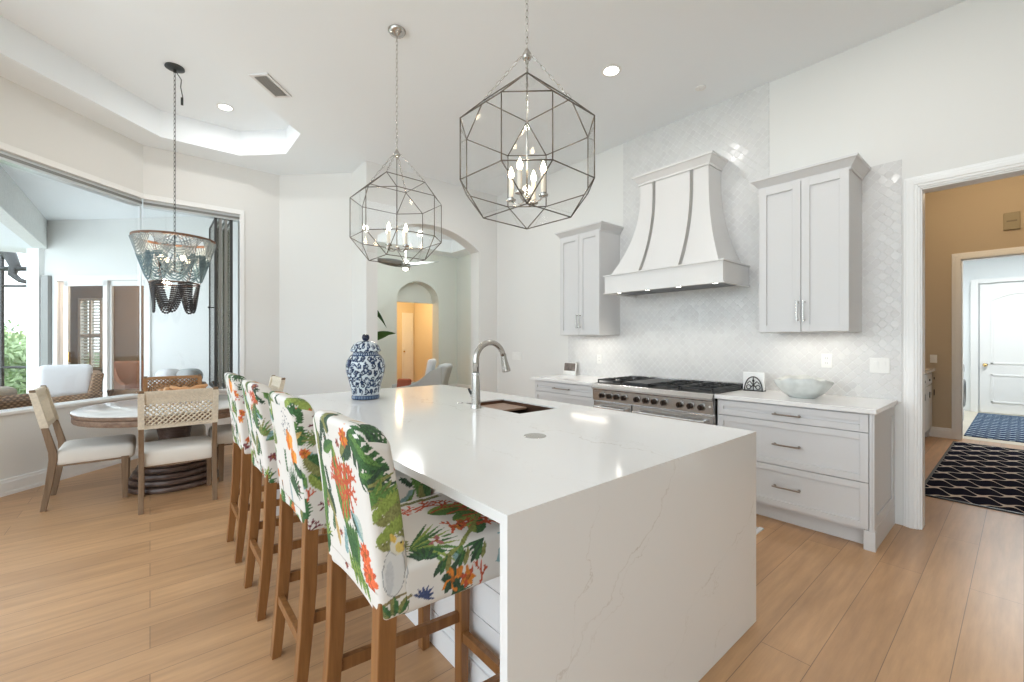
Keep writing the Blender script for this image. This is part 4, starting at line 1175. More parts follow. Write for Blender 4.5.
def tropical(seed, special=None, res=0.002):
    rnd = random.Random(seed)
    c = Canvas(-0.95, 1.05, 0.40, 1.75, res, CREAM)
    step = 0.082
    spots_ = []
    for i in range(24):
        for j in range(16):
            spots_.append((-0.93 + i * step + rnd.uniform(-.035, .035), 0.43 + j * step + rnd.uniform(-.035, .035)))
    rnd.shuffle(spots_)
    for x, y in spots_:
        k = rnd.random(); a = rnd.uniform(0.5, 2.7)
        if k < 0.20: fern(c, rnd, x, y, a, rnd.uniform(0.10, 0.16), rnd.choice((G3, OL, G2)))
        elif k < 0.36: palm(c, rnd, x, y, a, rnd.uniform(0.07, 0.11), rnd.choice(((G1, G3), (OL, G2), (G4, G1))))
        elif k < 0.52: sprig(c, rnd, x, y, a, rnd.uniform(0.07, 0.11), rnd.choice((G1, G4, TEAL)))
        elif k < 0.66: coral(c, rnd, x, y, a, 0.026, rnd.choice((RD, RD, MR)), 4, 0.003)
        elif k < 0.76: flower(c, rnd, x, y, rnd.uniform(0.02, 0.035), RD, OR)
        elif k < 0.82: flower(c, rnd, x, y, 0.025, MR, (0.25, 0.10, 0.11), 6)
        elif k < 0.86: butterfly(c, x, y, 0.025, a)
        elif k < 0.90: c.leaf(x, y, a, 0.10, 0.014, (0.5, 0.33, 0.10), TAN)
        else: c.leaf(x, y, a, 0.12, 0.022, G2, TEAL)
    if special: special(c, rnd)
    g = np.random.default_rng(seed); fine = g.random((c.H, c.W, 1)).astype(np.float32)
    fine = (fine + np.roll(fine, 1, 0) + np.roll(fine, 1, 1) + np.roll(fine, 2, 0)) / 4
    dark = 1 - np.clip(c.im.mean(2, keepdims=True) / 0.6, 0, 1)            # brushy ink: darker motifs vary more
    c.im *= 1 + (fine - 0.5) * 1.6 * dark
    return c

def special_near(c, rnd):                      # what shows on the nearest stool; s across the rear, then round the near side; t = height
    c.im[int((0.64 - 0.4) / c.res):int((1.16 - 0.4) / c.res), int((-0.22 + 0.95) / c.res):int((0.42 + 0.95) / c.res)] = CREAM
    # rear: long blades at the left, green and coral reef in the middle, teal and red flowers lower right
    for k in range(7): c.leaf(-0.19 + 0.012 * k, 0.70 + 0.03 * k, 1.45 + 0.05 * k, 0.30, 0.011, G1, G2)
    for (x, y, a) in ((-0.10, 0.78, 1.2), (-0.15, 0.93, 1.5), (-0.08, 0.90, 1.9), (-0.12, 1.06, 1.0), (0.0, 0.74, 1.4), (0.07, 0.74, 1.1)):
        sprig(c, rnd, x, y, a, 0.09, (G1, G4, TEAL)[int(a * 10) % 3])
    for (x, y) in ((-0.06, 1.08), (-0.13, 0.86), (-0.03, 0.80), (0.05, 1.09), (-0.02, 0.68)):
        flower(c, rnd, x, y, 0.016, MR, (0.40, 0.16, 0.12), 6)
    for (x, y, a) in ((-0.16, 1.0, 1.2), (-0.02, 1.10, 2.0), (0.06, 1.05, 0.6), (-0.06, 0.84, 2.2)): fern(c, rnd, x, y, a, 0.09, OL, G4)
    c.leaf(-0.16, 0.70, 1.9, 0.14, 0.02, G4, G1); fern(c, rnd, -0.20, 0.66, 1.4, 0.12); palm(c, rnd, -0.18, 0.74, 1.7, 0.09)
    c.leaf(0.03, 0.84, 1.70, 0.25, 0.036, G3, G2); c.leaf(0.05, 0.86, 1.4, 0.20, 0.02, G2, G3)
    for k in range(4): coral(c, rnd, 0.01 + 0.03 * k, 0.86 + 0.01 * k, 1.55 + 0.16 * (k - 1.5), 0.052, RD, 5, 0.0048)
    for k in range(5): c.leaf(0.02 + 0.02 * k, 0.86, -1.2 - 0.12 * k, 0.17, 0.016, G1, G2)
    c.leaf(0.10, 0.90, -1.0, 0.08, 0.024, TEAL, (0.40, 0.47, 0.42)); c.leaf(0.12, 0.85, 2.2, 0.07, 0.015, TEAL, G4)
    flower(c, rnd, 0.145, 0.80, 0.036, RD, (0.72, 0.14, 0.05), 11); flower(c, rnd, 0.16, 0.745, 0.042, RD, (0.72, 0.14, 0.05), 13)
    for k in range(4): c.leaf(0.06 + 0.03 * k, 0.66, 1.9 + 0.1 * k, 0.12, 0.013, G2, G3)
    c.leaf(-0.05, 0.75, 1.8, 0.10, 0.014, (0.5, 0.33, 0.10), TAN)
    sprig(c, rnd, -0.04, 1.03, 1.9, 0.10, G4); c.leaf(-0.10, 1.04, 0.4, 0.12, 0.02, G2, G1)
    # top corner and near side: monstera, fern, cockatiel, sprig
    monstera(c, rnd, 0.13, 1.13, -0.5, 0.16); monstera(c, rnd, 0.17, 1.03, 0.0, 0.11)
    for k in range(6): c.leaf(0.20, 1.0, 0.9 - 0.35 * k, 0.11, 0.007, (G4, OL)[k % 2])
    flower(c, rnd, 0.10, 1.115, 0.03, RD, OR)
    for k in range(9): c.leaf(0.205 + 0.004 * k, 0.93 + 0.006 * k, 1.15 - 0.22 * k, 0.12, 0.012, OL if k % 2 else G3, G2)
    fern(c, rnd, 0.21, 0.90, 0.5, 0.13, G3, OL); fern(c, rnd, 0.21, 0.84, 0.3, 0.13, G3, OL)
    cockatiel(c, 0.255, 0.765)
    for k in range(3): c.leaf(0.235 + 0.012 * k, 0.645, 2.1 - 0.55 * k, 0.055, 0.012, G1, OL)
    # seat top: t runs on from the seat edge at 0.77 across to the far side
    c.im[int((0.78 - 0.4) / c.res):int((1.22 - 0.4) / c.res), int((0.36 + 0.95) / c.res):int((0.80 + 0.95) / c.res)] = CREAM
    for k in range(12): c.leaf(0.315, 0.83, 0.75 - 0.14 * k, 0.15, 0.006, (G1, G3, G2)[k % 3])
    for k in range(9): c.leaf(0.33, 0.78, -0.2 + 0.32 * k, 0.05, 0.007, (G4, G1)[k % 2])
    flower(c, rnd, 0.40, 0.83, 0.028, (0.35, 0.12, 0.12), CREAM, 6); butterfly(c, 0.50, 0.86, 0.034, 1.8)
    c.leaf(0.46, 0.99, -0.1, 0.18, 0.045, G2, G3); c.leaf(0.50, 0.90, 0.1, 0.14, 0.035, G3, G2); c.leaf(0.52, 0.80, 1.0, 0.12, 0.03, G1, G3)
    for k in range(5): coral(c, rnd, 0.44 + 0.035 * k, 1.03 - 0.04 * k, 0.5 - 0.2 * k, 0.044, RD, 5, 0.0042)
    for k in range(4): coral(c, rnd, 0.31 + 0.045 * k, 1.06, 0.1, 0.028, RD, 4, 0.0036)
    for k in range(3): sprig(c, rnd, 0.38 + 0.06 * k, 1.12, 0.2, 0.09, (0.16, 0.16, 0.05))
    for k in range(5): coral(c, rnd, 0.46 + 0.03 * k, 0.84, 1.0 - 0.3 * k, 0.03, RD, 4, 0.0036)
    c.line([(0.38, 0.75), (0.45, 0.78), (0.52, 0.83), (0.60, 0.90)], 0.006, (0.20, 0.22, 0.06))
    flower(c, rnd, 0.42, 0.70, 0.040, OR, G4, 9); flower(c, rnd, 0.47, 0.69, 0.03, RD, OR, 7)
    for k in range(9): c.leaf(0.36 + 0.02 * k, 0.72, 0.9 + 0.2 * (k % 3), 0.05, 0.008, (G4, G1, OL)[k % 3])
    for k in range(7): c.leaf(0.33, 0.68, -0.4 + 0.5 * k, 0.035, 0.004, (0.05, 0.07, 0.16))

def special_rose(c, rnd):
    c.im[int((0.72 - 0.4) / c.res):int((1.12 - 0.4) / c.res), int((-0.10 + 0.95) / c.res):int((0.20 + 0.95) / c.res)] = CREAM
    spots(c, rnd, 0.10, 1.05, 0.055); rose(c, rnd, 0.12, 0.985, 0.048); rose(c, rnd, 0.15, 0.925, 0.040)
    c.leaf(0.14, 0.90, -0.6, 0.10, 0.02, G1, G4); sprig(c, rnd, 0.02, 0.82, 1.5, 0.11, G1); palm(c, rnd, 0.10, 0.78, 1.1, 0.13, (G1, G4))
    c.leaf(0.05, 0.70, 1.7, 0.11, 0.014, TEAL, GREY); coral(c, rnd, 0.17, 0.77, 1.5, 0.02, MR, 3, 0.003)

def special_coral(c, rnd):
    for k in range(3): coral(c, rnd, 0.10 + 0.03 * k, 1.02, 1.4, 0.035, RD, 4, 0.005)
    monstera(c, rnd, 0.12, 0.92, 1.2, 0.14); spots(c, rnd, 0.08, 0.98, 0.04)

def special_top(c, rnd):
    rose(c, rnd, 0.10, 1.08, 0.055); palm(c, rnd, 0.08, 0.90, 1.5, 0.12)

def stool(label, y, seed, special, step):
    t = thing('bar_stool', label, 'bar stool', (0.43, y, 0), group=None)
    cv = tropical(seed, special)
    # back: rounded slab leaning away from the island
    hx, hy, hz, r = 0.045, 0.208, 0.262, 0.022
    P, F, ID = rounded_box_patches(hx, hy, hz, r, step)
    S = np.select([ID == 0, ID == 1, ID == 2, ID == 3], [-P[:, 1], 0.30 + P[:, 1] + 0.21, 0.21 + P[:, 0] + hx, -0.21 - P[:, 0] - hx], -P[:, 1])
    Tz = np.where(ID == 5, hz + 0.872 + P[:, 0] + hx, P[:, 2] + 0.895)
    k = ((P[:, 2] + hz) / (2 * hz))
    Q = P.copy()
    thin = 1 - 0.05 * k
    Q[:, 0] = (P[:, 0] + hx) * thin + 0.004 - 0.052 * k ** 1.3
    kt = np.clip((k - 0.6) / 0.4, 0, 1)
    Q[:, 2] = P[:, 2] - 0.020 * kt * ((P[:, 0] + hx) / (2 * hx)) ** 2 - 0.042 * kt * np.clip((np.abs(P[:, 1]) / hy - 0.62) / 0.38, 0, 1) ** 2.4
    P = np.stack([P[:, 0], P[:, 1], Q[:, 2]], -1)
    Q[:, 0] += -0.012 * (1 - (P[:, 1] / hy) ** 2) * k * (1 if True else 0)
    Q[:, 1] *= 1 - 0.03 * k
    Q[:, 2] = 0.645 + (P[:, 2] + hz) * 0.95
    # rear hem dips towards the legs, arched in the middle
    Q[:, 2] += np.where(k < 0.15, 0.022 * (1 - (P[:, 1] / hy) ** 2), 0)
    mesh_np('back', Q, F, 'fabric', t, cv.sample(S, Tz))
    # seat
    hx2, hy2, hz2, r2 = 0.238, 0.207, 0.068, 0.026
    P, F, ID = rounded_box_patches(hx2, hy2, hz2, r2, step)
    S = np.select([ID == 1, ID == 2, ID == 3], [0.31 + 2 * hx2 - 0.0 + (P[:, 1] + hy2) * 0.0 + 0.02, 0.26 + P[:, 0] + hx2, -0.31 - P[:, 0] - hx2], 0.26 + P[:, 0] + hx2)
    Tz = np.select([ID == 5, ID == 4, ID == 1], [0.775 + P[:, 1] + hy2, 0.42 + P[:, 1] + hy2, 0.645 + P[:, 1] + hy2], 0.645 + P[:, 2] + hz2)
    Q = P.copy()
    Q[:, 0] += 0.052 + hx2
    top = (P[:, 2] > 0)
    dome = (1 - (P[:, 0] / hx2) ** 2).clip(0) * (1 - (P[:, 1] / hy2) ** 2).clip(0)
    Q[:, 2] += 0.645 + hz2 - 0.004 + np.where(top, 0.018 * dome, 0) - np.where(~top, 0.018 * ((P[:, 0] + hx2) / (2 * hx2)), 0)
    mesh_np('seat', Q, F, 'fabric', t, cv.sample(S, Tz))
    for sy in (-1, 1):
        a, b = sorted((sy * 0.158, sy * 0.203))
        rings = []
        for z, x0 in ((0, -0.036), (0.12, -0.026), (0.28, -0.014), (0.45, -0.004), (0.70, 0.003)):
            w_ = 0.036 + 0.012 * min(1, z / 0.4)
            rings.append([(x0, a, z), (x0 + w_, a, z), (x0 + w_, b, z), (x0, b, z)])
        MB().loft(rings).build('leg', 'stool_wood', t, bevel=0.003)
        rings = []
        for z, w_ in ((0, 0.034), (0.3, 0.042), (0.66, 0.046)):
            x0 = 0.478; rings.append([(x0, a, z), (x0 + w_, a, z), (x0 + w_, b, z), (x0, b, z)])
        MB().loft(rings).build('leg', 'stool_wood', t, bevel=0.003)
        yy = sy * 0.18
        MB().hexa([(0.020, yy - 0.011, 0.300), (0.49, yy - 0.011, 0.270), (0.49, yy + 0.011, 0.270), (0.020, yy + 0.011, 0.300)],
                  [(0.020, yy - 0.011, 0.342), (0.49, yy - 0.011, 0.308), (0.49, yy + 0.011, 0.308), (0.020, yy + 0.011, 0.342)]).build('stretcher', 'stool_wood', t, bevel=0.002)
    MB().box(0.486, 0.511, -0.16, 0.16, 0.195, 0.232).build('footrest', 'stool_wood', t, bevel=0.002)
    MB().box(-0.012, 0.012, -0.16, 0.16, 0.225, 0.262).build('stretcher', 'stool_wood', t, bevel=0.002)
    return t
stool('tropical print bar stool nearest the front corner of the island, cockatiel on its side', 1.225, 5, special_near, 0.0028)
stool('tropical print bar stool second from the front, big orange blossom on its back', 1.886, 11, special_rose, 0.0045)
stool('tropical print bar stool third from the front, red coral near its top', 2.572, 23, special_coral, 0.006)
stool('tropical print bar stool farthest from the camera, nearest the dining table', 3.277, 31, special_top, 0.007)

# ------------------------------------------------------------------ lidded jar
va = thing('ginger_jar', 'blue and white porcelain ginger jar with a dark lid knob on the island', 'jar', (1.247, 3.20, ZT))
cj = Canvas(0, 1.0, 0, 0.5, 0.0018, (0.52, 0.58, 0.62))
rj = random.Random(4); B1, B2_, B3 = (0.010, 0.022, 0.058), (0.03, 0.058, 0.125), (0.10, 0.16, 0.25)
def curl(c, x, y, a, r, col, n=14):
    P = []
    for k in range(n):
        rr = r * (1 - k / n * 0.85); th = a + k * 0.55
        P.append((x + rr * math.cos(th), y + rr * math.sin(th)))
    c.line(P, 0.0050, col)
for i in range(19):
    for j in range(9):
        x = i * 0.055 + (j % 2) * 0.027; y = 0.065 + j * 0.047
        curl(cj, x, y, rj.uniform(0, 6), 0.021, B1 if rj.random() < 0.7 else B2_)
        for k in range(3): cj.leaf(x + rj.uniform(-.02, .02), y + rj.uniform(-.02, .02), rj.uniform(0, 6.2), 0.028, 0.008, B1, B2_)
for i in range(7):
    x = 0.07 + i * 0.15; y = 0.14 + 0.08 * (i % 2)
    cj.blob(x, y, 0.030, 0.026, B1); cj.blob(x, y, 0.024, 0.020, B3)
    for k in range(7): cj.leaf(x, y, k * 0.9, 0.024, 0.006, (0.55, 0.60, 0.65), B1)
def jband(t0, t1, col, col2, per):
    j0, j1 = int(t0 / cj.res), int(t1 / cj.res)
    cj.im[j0:j1] = col
    for k in range(int(1.0 / per)):
        cj.blob((k + 0.5) * per, (t0 + t1) / 2, per * 0.28, (t1 - t0) * 0.3, col2)
jband(0.0, 0.035, B2_, B3, 0.03); jband(0.035, 0.042, (0.55, 0.6, 0.65), B2_, 0.02); jband(0.325, 0.352, B2_, (0.45, 0.52, 0.6), 0.025)
def jar_mesh(name, prof, parent, seg=150, sub=3):
    pr = []
    for (r0, z0), (r1, z1) in zip(prof, prof[1:]):
        n = max(1, int(math.hypot(r1 - r0, z1 - z0) / 0.0035))
        for k in range(n): pr.append((r0 + (r1 - r0) * k / n, z0 + (z1 - z0) * k / n))
    pr.append(prof[-1]); pr = np.array(pr)
    for _ in range(3):
        pr[1:-1] = (pr[:-2] + pr[1:-1] * 2 + pr[2:]) / 4
    th = np.arange(seg + 1) * 2 * PI / seg
    P = np.stack([pr[:, 0:1] * np.cos(th), pr[:, 0:1] * np.sin(th), np.repeat(pr[:, 1:2], seg + 1, 1)], -1).reshape(-1, 3)
    S = np.repeat((th / (2 * PI) * 0.95)[None], len(pr), 0).ravel(); T = np.repeat(pr[:, 1], seg + 1)
    i, j = np.meshgrid(np.arange(len(pr) - 1), np.arange(seg), indexing='ij'); v = i * (seg + 1) + j
    F = np.stack([v, v + 1, v + seg + 2, v + seg + 1], -1).reshape(-1, 4)
    return mesh_np(name, P, F, 'china', parent, cj.sample(S, T))
jar_mesh('body', [(0.0, 0.001), (0.100, 0.001), (0.103, 0.01), (0.098, 0.035), (0.102, 0.07), (0.124, 0.15), (0.139, 0.21), (0.142, 0.25), (0.134, 0.29), (0.112, 0.325), (0.092, 0.34), (0.089, 0.36), (0.0, 0.362)], va)
jar_mesh('lid', [(0.085, 0.352), (0.112, 0.356), (0.113, 0.368), (0.106, 0.372), (0.100, 0.39), (0.086, 0.412), (0.055, 0.430), (0.022, 0.437), (0.0, 0.438)], va)
MB().lathe([(0.018, 0.434), (0.014, 0.441), (0.014, 0.447)], seg=14).ball((0.014, 0.006, 0.462), 0.020, 12, 8, (0.8, 0.9, 1.25)).ball((-0.014, -0.006, 0.462), 0.020, 12, 8, (0.8, 0.9, 1.25)).ball((0.0, 0.0, 0.45), 0.022, 12, 8, (1.2, 0.8, 0.5)).build('knob', mat('cobalt_glaze', (0.008, 0.014, 0.045), 0.15), va, smooth=True)
for s in (-1, 1):
    MB().ball((s * 0.133, s * 0.03, 0.27), 0.022, 10, 8, (0.7, 0.9, 1.4)).build('handle', mat('dark_blue_relief', (0.02, 0.035, 0.09), 0.2), va, smooth=True)

# ------------------------------------------------------------------ dining set
TC = (0.18, 5.24)
tb = thing('dining_table', 'round wooden dining table with a glossy top coloured pale like reflected sky and stacked ring pedestal', 'dining table', (TC[0], TC[1], 0))
MB().lathe([(0.0, 0.735), (0.695, 0.735), (0.700, 0.738), (0.700, 0.746), (0.694, 0.75), (0.0, 0.75)], seg=72, cap=False).build('tabletop', 'table_top', tb, smooth='auto')
MB().lathe([(0.60, 0.655), (0.688, 0.655), (0.694, 0.665), (0.694, 0.700), (0.686, 0.704), (0.696, 0.712), (0.700, 0.7345), (0.60, 0.7345)], seg=72, cap=False).build('apron', 'table_wood', tb, smooth='auto')
MB().lathe([(0.13, 0.30), (0.12, 0.45), (0.15, 0.60), (0.20, 0.734)], seg=24).build('column', 'pedestal', tb, smooth='auto')
for z, r in ((0.0, 0.36), (0.055, 0.335), (0.105, 0.31), (0.155, 0.28), (0.20, 0.25), (0.245, 0.215), (0.28, 0.175)):
    MB().lathe([(r - 0.03, z), (r, z + 0.006), (r + 0.004, z + 0.024), (r - 0.006, z + 0.044), (r - 0.035, z + 0.047)], seg=48).build('ring', 'pedestal', tb, smooth='auto')

cd_ = thing('driftwood_centrepiece', 'knobbly orange driftwood bowl piece in the middle of the table', 'centrepiece', (0.24, 5.5, 0.75), group=None)
mb = MB(); r_ = random.Random(3)
for k in range(9):
    a = k * 0.7; rr = 0.05 + 0.10 * (k / 9)
    P = []
    for q in range(6):
        P.append((rr * math.cos(a) * 1.1 + (q - 2.5) * 0.045 * math.cos(a + 1.2), rr * math.sin(a) * 0.6 + (q - 2.5) * 0.03 * math.sin(a + 1.2), 0.045 + 0.012 * q * r_.random() + 0.05 * (k % 3) * 0.4))
    mb.tube(P, [0.02, 0.032, 0.038, 0.034, 0.028, 0.014], 10)
mb.build('root_burl', 'driftwood', cd_, smooth=True)
MB().lathe([(0.08, 0.0), (0.12, 0.004), (0.14, 0.014), (0.12, 0.018), (0.0, 0.018)], seg=24).build('foot', 'driftwood', cd_, smooth='auto')

def rope_panel(mb, y0, y1, z0, z1, x, solid_frac=0.42):
    zs_ = z1 - (z1 - z0) * solid_frac
    mb.box(x - 0.006, x + 0.006, y0, y1, zs_ + 0.03, z1)                      # closely woven upper part
    mb.box(x - 0.012, x + 0.012, y0, y1, z0, z0 + 0.03); mb.box(x - 0.014, x + 0.014, y0, y1, z1 - 0.028, z1 + 0.002)
    n = 30; pitch = 0.037
    zt = zs_ + 0.03; zb = z0 + 0.03; hgt = zt - zb
    k = -int(hgt / pitch) - 1
    while y0 + k * pitch < y1:
        for s in (1, -1):
            a = y0 + k * pitch; b = a + hgt
            za, zb_ = (zb, zt) if s == 1 else (zt, zb)
            t0 = max(0, (y0 - a) / hgt); t1 = min(1, (y1 - a) / hgt)
            if t1 > t0 + 0.02:
                p0 = Vector((x + 0.004 * s, a + hgt * t0, za + (zb_ - za) * t0)); p1 = Vector((x + 0.004 * s, a + hgt * t1, za + (zb_ - za) * t1))
                mb.tube([p0, p1], 0.0062, 5)
        k += 1
    for yy in np.arange(y0 + 0.03, y1 - 0.02, 0.045):                         # raised knots on the closed weave
        for zz in ((zs_ + 0.06, zs_ + 0.10) if solid_frac > 0.3 else ()): mb.tube([(x, yy, zz), (x, yy + 0.02, zz + 0.02)], 0.009, 5)

def dining_chair(label, rope, loc, rz):
    """local: rear at x=0, seat towards +x"""
    t = thing('dining_chair', label, 'dining chair', loc, rz)
    W = 0.255
    def bx_(z): return -0.10 * max(0, (z - 0.45) / 0.52)
    for s in (-1, 1):
        a, b = sorted((s * (W - 0.034), s * W))
        rings = []
        for z, x0, w_ in ((0, -0.035, 0.034), (0.2, -0.008, 0.042), (0.40, 0.012, 0.050), (0.46, 0.010, 0.050), (0.66, -0.030, 0.040), (0.965, -0.096, 0.033)):
            rings.append([(x0, a, z), (x0 + w_, a, z), (x0 + w_, b, z), (x0, b, z)])
        MB().loft(rings).build('leg', 'chair_wood', t, bevel=0.003)
        MB().loft([[(0.465 - w_ / 2, a, z), (0.465 + w_ / 2, a, z), (0.465 + w_ / 2, b, z), (0.465 - w_ / 2, b, z)] for z, w_ in ((0, 0.034), (0.36, 0.05))]).build('leg', 'chair_wood', t, bevel=0.003)
    MB().box(0.05, 0.47, -W + 0.034, W - 0.034, 0.338, 0.352).box(0.05, 0.44, -W + 0.004, -W + 0.034, 0.338, 0.352).box(0.05, 0.44, W - 0.034, W - 0.004, 0.338, 0.352).build('seat_frame', 'chair_wood', t)
    c = cushion('seat_cushion', 0.245, W - 0.002, 0.066, 0.04, 'linen', t, (0.285, 0, 0.400), puff=0.018)
    mb = MB(); rope_panel(mb, -W + 0.036, W - 0.036, 0.655, 0.955, 0, 0.42 if rope == 'rope' else 0.12)
    for v in mb.bm.verts: v.co.x += 0.016 - 0.031 * (v.co.z - 0.655) / 0.30 * 2.1 - 0.028
    mb.build('woven_back', rope, t)
    for s in (-1, 1):                          # rope wound round the posts
        mb = MB()
        for k in range(20):
            z = 0.66 + k * 0.0142; x0 = -0.030 - 0.065 * (z - 0.66) / 0.30; w_ = 0.040 - 0.008 * (z - 0.66) / 0.30
            a, b = sorted((s * (W - 0.037), s * (W + 0.003)))
            mb.box(x0 - 0.004, x0 + w_ + 0.004, a, b, z, z + 0.0142)
        mb.build('rope_wrap', rope, t)
    return t
dc1 = dining_chair('cream rope-back dining chair with its back to the camera, in front of the table', 'rope', (0.185, 4.45, 0), PI / 2)
dc2 = dining_chair('cream rope-back dining chair left of the table, seen from its side', 'rope', (-0.63, 5.24, 0), 0)
dc3 = dining_chair('cream rope-back dining chair on the stool side of the table', 'rope', (0.99, 5.22, 0), PI)
dc4 = dining_chair('brown rope-back dining chair on the window side of the table', 'brown_rope', (0.20, 6.06, 0), -PI / 2)

# ------------------------------------------------------------------ glass lanterns over the island
def chain(pts_or_len, p0, p1, r=0.009, wire=0.0018, seg=5, mb=None):
    mb = mb or MB(); p0 = Vector(p0); p1 = Vector(p1); L = (p1 - p0).length; d = (p1 - p0) / L
    pitch = 2.9 * r; n = max(1, int(L / pitch)); pitch = L / n
    e1 = d.orthogonal().normalized(); e2 = d.cross(e1)
    for k in range(n):
        c = p0 + d * pitch * (k + 0.5); s = e1 if k % 2 == 0 else e2
        hl = pitch * 0.5 + wire * 1.2
        pts = []
        for q in range(10):
            a = 2 * PI * q / 10
            pts.append(c + d * (hl * math.cos(a)) + s * (r * 0.62 * math.sin(a)))
        mb.tube(pts, wire, 4, True)
    return mb

def lantern(label, x, y, rz):
    t = thing('lantern_pendant', label, 'pendant light', (x, y, CZ), rz, group=None)
    Z = lambda z: z - CZ
    a, b, r = 0.106, 0.309, 0.212
    z4, z3, z2, z1 = Z(2.521), Z(2.383), Z(2.098), Z(1.949)
    oct_ = [(b, -a), (b, a), (a, b), (-a, b), (-b, a), (-b, -a), (-a, -b), (a, -b)]
    sq = [(r, 0), (0, r), (-r, 0), (0, -r)]
    frame = MB(); rr = 0.0031
    def e(p, q, w=rr): frame.tube([p, q], w, 6)
    O3 = [(x_, y_, z3) for x_, y_ in oct_]; O2 = [(x_, y_, z2) for x_, y_ in oct_]
    S4 = [(x_, y_, z4) for x_, y_ in sq]; S1 = [(x_, y_, z1) for x_, y_ in sq]
    gl = MB()
    def pane(*p): gl.bm.faces.new([gl.bm.verts.new(v) for v in p])
    for i in range(8):
        j = (i + 1) % 8
        e(O3[i], O3[j]); e(O2[i], O2[j]); e(O3[i], O2[i]); pane(O3[i], O3[j], O2[j], O2[i])
    for i in range(4):
        j = (i + 1) % 4
        e(S4[i], S4[j]); e(S1[i], S1[j])
        for k in (2 * i, 2 * i + 1):
            e(S4[i], O3[k]); e(S1[i], O2[k])
        pane(S4[i], O3[2 * i], O3[2 * i + 1]); pane(S1[i], O2[2 * i + 1], O2[2 * i])
        pane(S4[i], O3[2 * i + 1], O3[(2 * i + 2) % 8], S4[j]); pane(S1[i], S1[j], O2[(2 * i + 2) % 8], O2[2 * i + 1])
    for v in O3 + O2 + S4 + S1: frame.ball(v, rr * 1.15, 6, 4)
    frame.build('metal_frame', 'frame', t, smooth=True)
    gl.build('glass_panes', 'glass', t)
    hz = Z(2.731)
    MB().ball((0, 0, hz), 0.024, 12, 8).lathe([(0.012, 0.0), (0.016, 0.012), (0.008, 0.028)], (0, 0, hz + 0.006), 12).ball((0.0, 0, hz - 0.03), 0.009, 8, 6).build('hub', 'nickel', t, smooth=True)
    for i in range(4):
        p = Vector(S4[i]); q = Vector((p.x * 0.13, p.y * 0.13, hz))
        chain(None, q, p, 0.010, 0.0017).build('side_chain', 'nickel', t, smooth=True)
    MB().tube([(0.017 * math.cos(2 * PI * k / 14), 0, hz + 0.045 + 0.017 * math.sin(2 * PI * k / 14)) for k in range(14)], 0.0024, 6, True).build('ring', 'nickel', t, smooth=True)
    chain(None, (0, 0, hz + 0.06), (0, 0, -0.045), 0.011, 0.0021).build('chain', 'nickel', t, smooth=True)
    MB().lathe([(0.064, 0.0), (0.064, -0.008), (0.055, -0.022), (0.030, -0.036), (0.012, -0.042), (0.006, -0.046)], seg=32).build('canopy', 'nickel', t, smooth='auto')
    MB().tube([(0, 0, hz), (0, 0, Z(2.03))], 0.004, 8).lathe([(0.004, -0.012), (0.016, -0.006), (0.02, 0.004), (0.010, 0.014), (0.006, 0.02)], (0, 0, Z(2.035)), 14).build('stem', 'nickel', t, smooth=True)
    for k in range(4):
        an = PI / 4 + 0.38 + k * PI / 2; cx, cy = 0.085 * math.cos(an), 0.085 * math.sin(an)
        zz = Z(2.03)
        MB().tube([(0, 0, zz + 0.005), (cx * 0.4, cy * 0.4, zz - 0.012), (cx * 0.8, cy * 0.8, zz - 0.006), (cx, cy, zz + 0.012)], 0.0042, 8).lathe([(0.006, 0.0), (0.022, 0.004), (0.024, 0.012), (0.012, 0.014), (0.012, 0.022)], (cx, cy, zz + 0.006), 14).build('arm', 'nickel', t, smooth='auto')
        cn = MB().cyl((cx, cy, zz + 0.018), (cx, cy, zz + 0.118), 0.0115, seg=14).build('candle_sleeve', 'candle', t, smooth='auto')
        MB().lathe([(0.005, 0.0), (0.013, 0.012), (0.014, 0.026), (0.007, 0.046), (0.001, 0.060)], (cx, cy, zz + 0.119), 12).build('flame_bulb', 'bulb', cn, smooth=True)
    ca, sa = math.cos(rz), math.sin(rz)
    lamp('lantern_light', 'POINT', (x, y, 2.30), 3, (1.0, 0.86, 0.68), 0.03)
    return t
lantern('large faceted glass lantern nearest the camera, hanging over front half of island', 1.40, 1.552, math.atan2(-1.552, -1.40))
lantern('faceted glass lantern hanging over the far half of the island', 1.40, 2.99, math.atan2(-2.99, -1.40) - R(19))

# ------------------------------------------------------------------ beaded chandelier over the dining table
ch = thing('beaded_chandelier', 'beaded chandelier of grey, blue and black wooden bead swags over the dining table', 'chandelier', (0.18, 5.19, 3.95))
Zc = lambda z: z - 3.95
MB().lathe([(0.075, 0.0), (0.078, -0.012), (0.05, -0.024), (0.014, -0.03), (0.012, -0.05)], seg=28).build('canopy', 'dark_bronze', ch, smooth='auto')
chain(None, (0, 0, -0.045), (0, 0, Zc(2.36)), 0.014, 0.003).build('chain', 'dark_bronze', ch, smooth=True)
MB().tube([(0.01, 0, -0.04), (0.05, 0.0, -0.10), (0.045, 0.01, -0.17), (0.06, 0.0, -0.26), (0.055, 0, -0.28)], 0.004, 6).box(0.045, 0.065, -0.008, 0.008, -0.34, -0.27).build('spare_chain_hook', 'dark_bronze', ch, smooth=True)
RT, RM, RB = 0.318, 0.258, 0.190
zt, zm, zb = Zc(2.30), Zc(2.09), Zc(1.89)
def hoop(r, z, w, h): return MB().lathe([(r - w, z), (r, z), (r, z + h), (r - w, z + h), (r - w, z)], seg=48, cap=False)
hoop(RT + 0.004, zt, 0.012, 0.022).build('top_hoop', 'rust', ch, smooth='auto')
mb = hoop(RM, zm, 0.003, 0.004); mb2 = hoop(RB, zb, 0.008, 0.012)
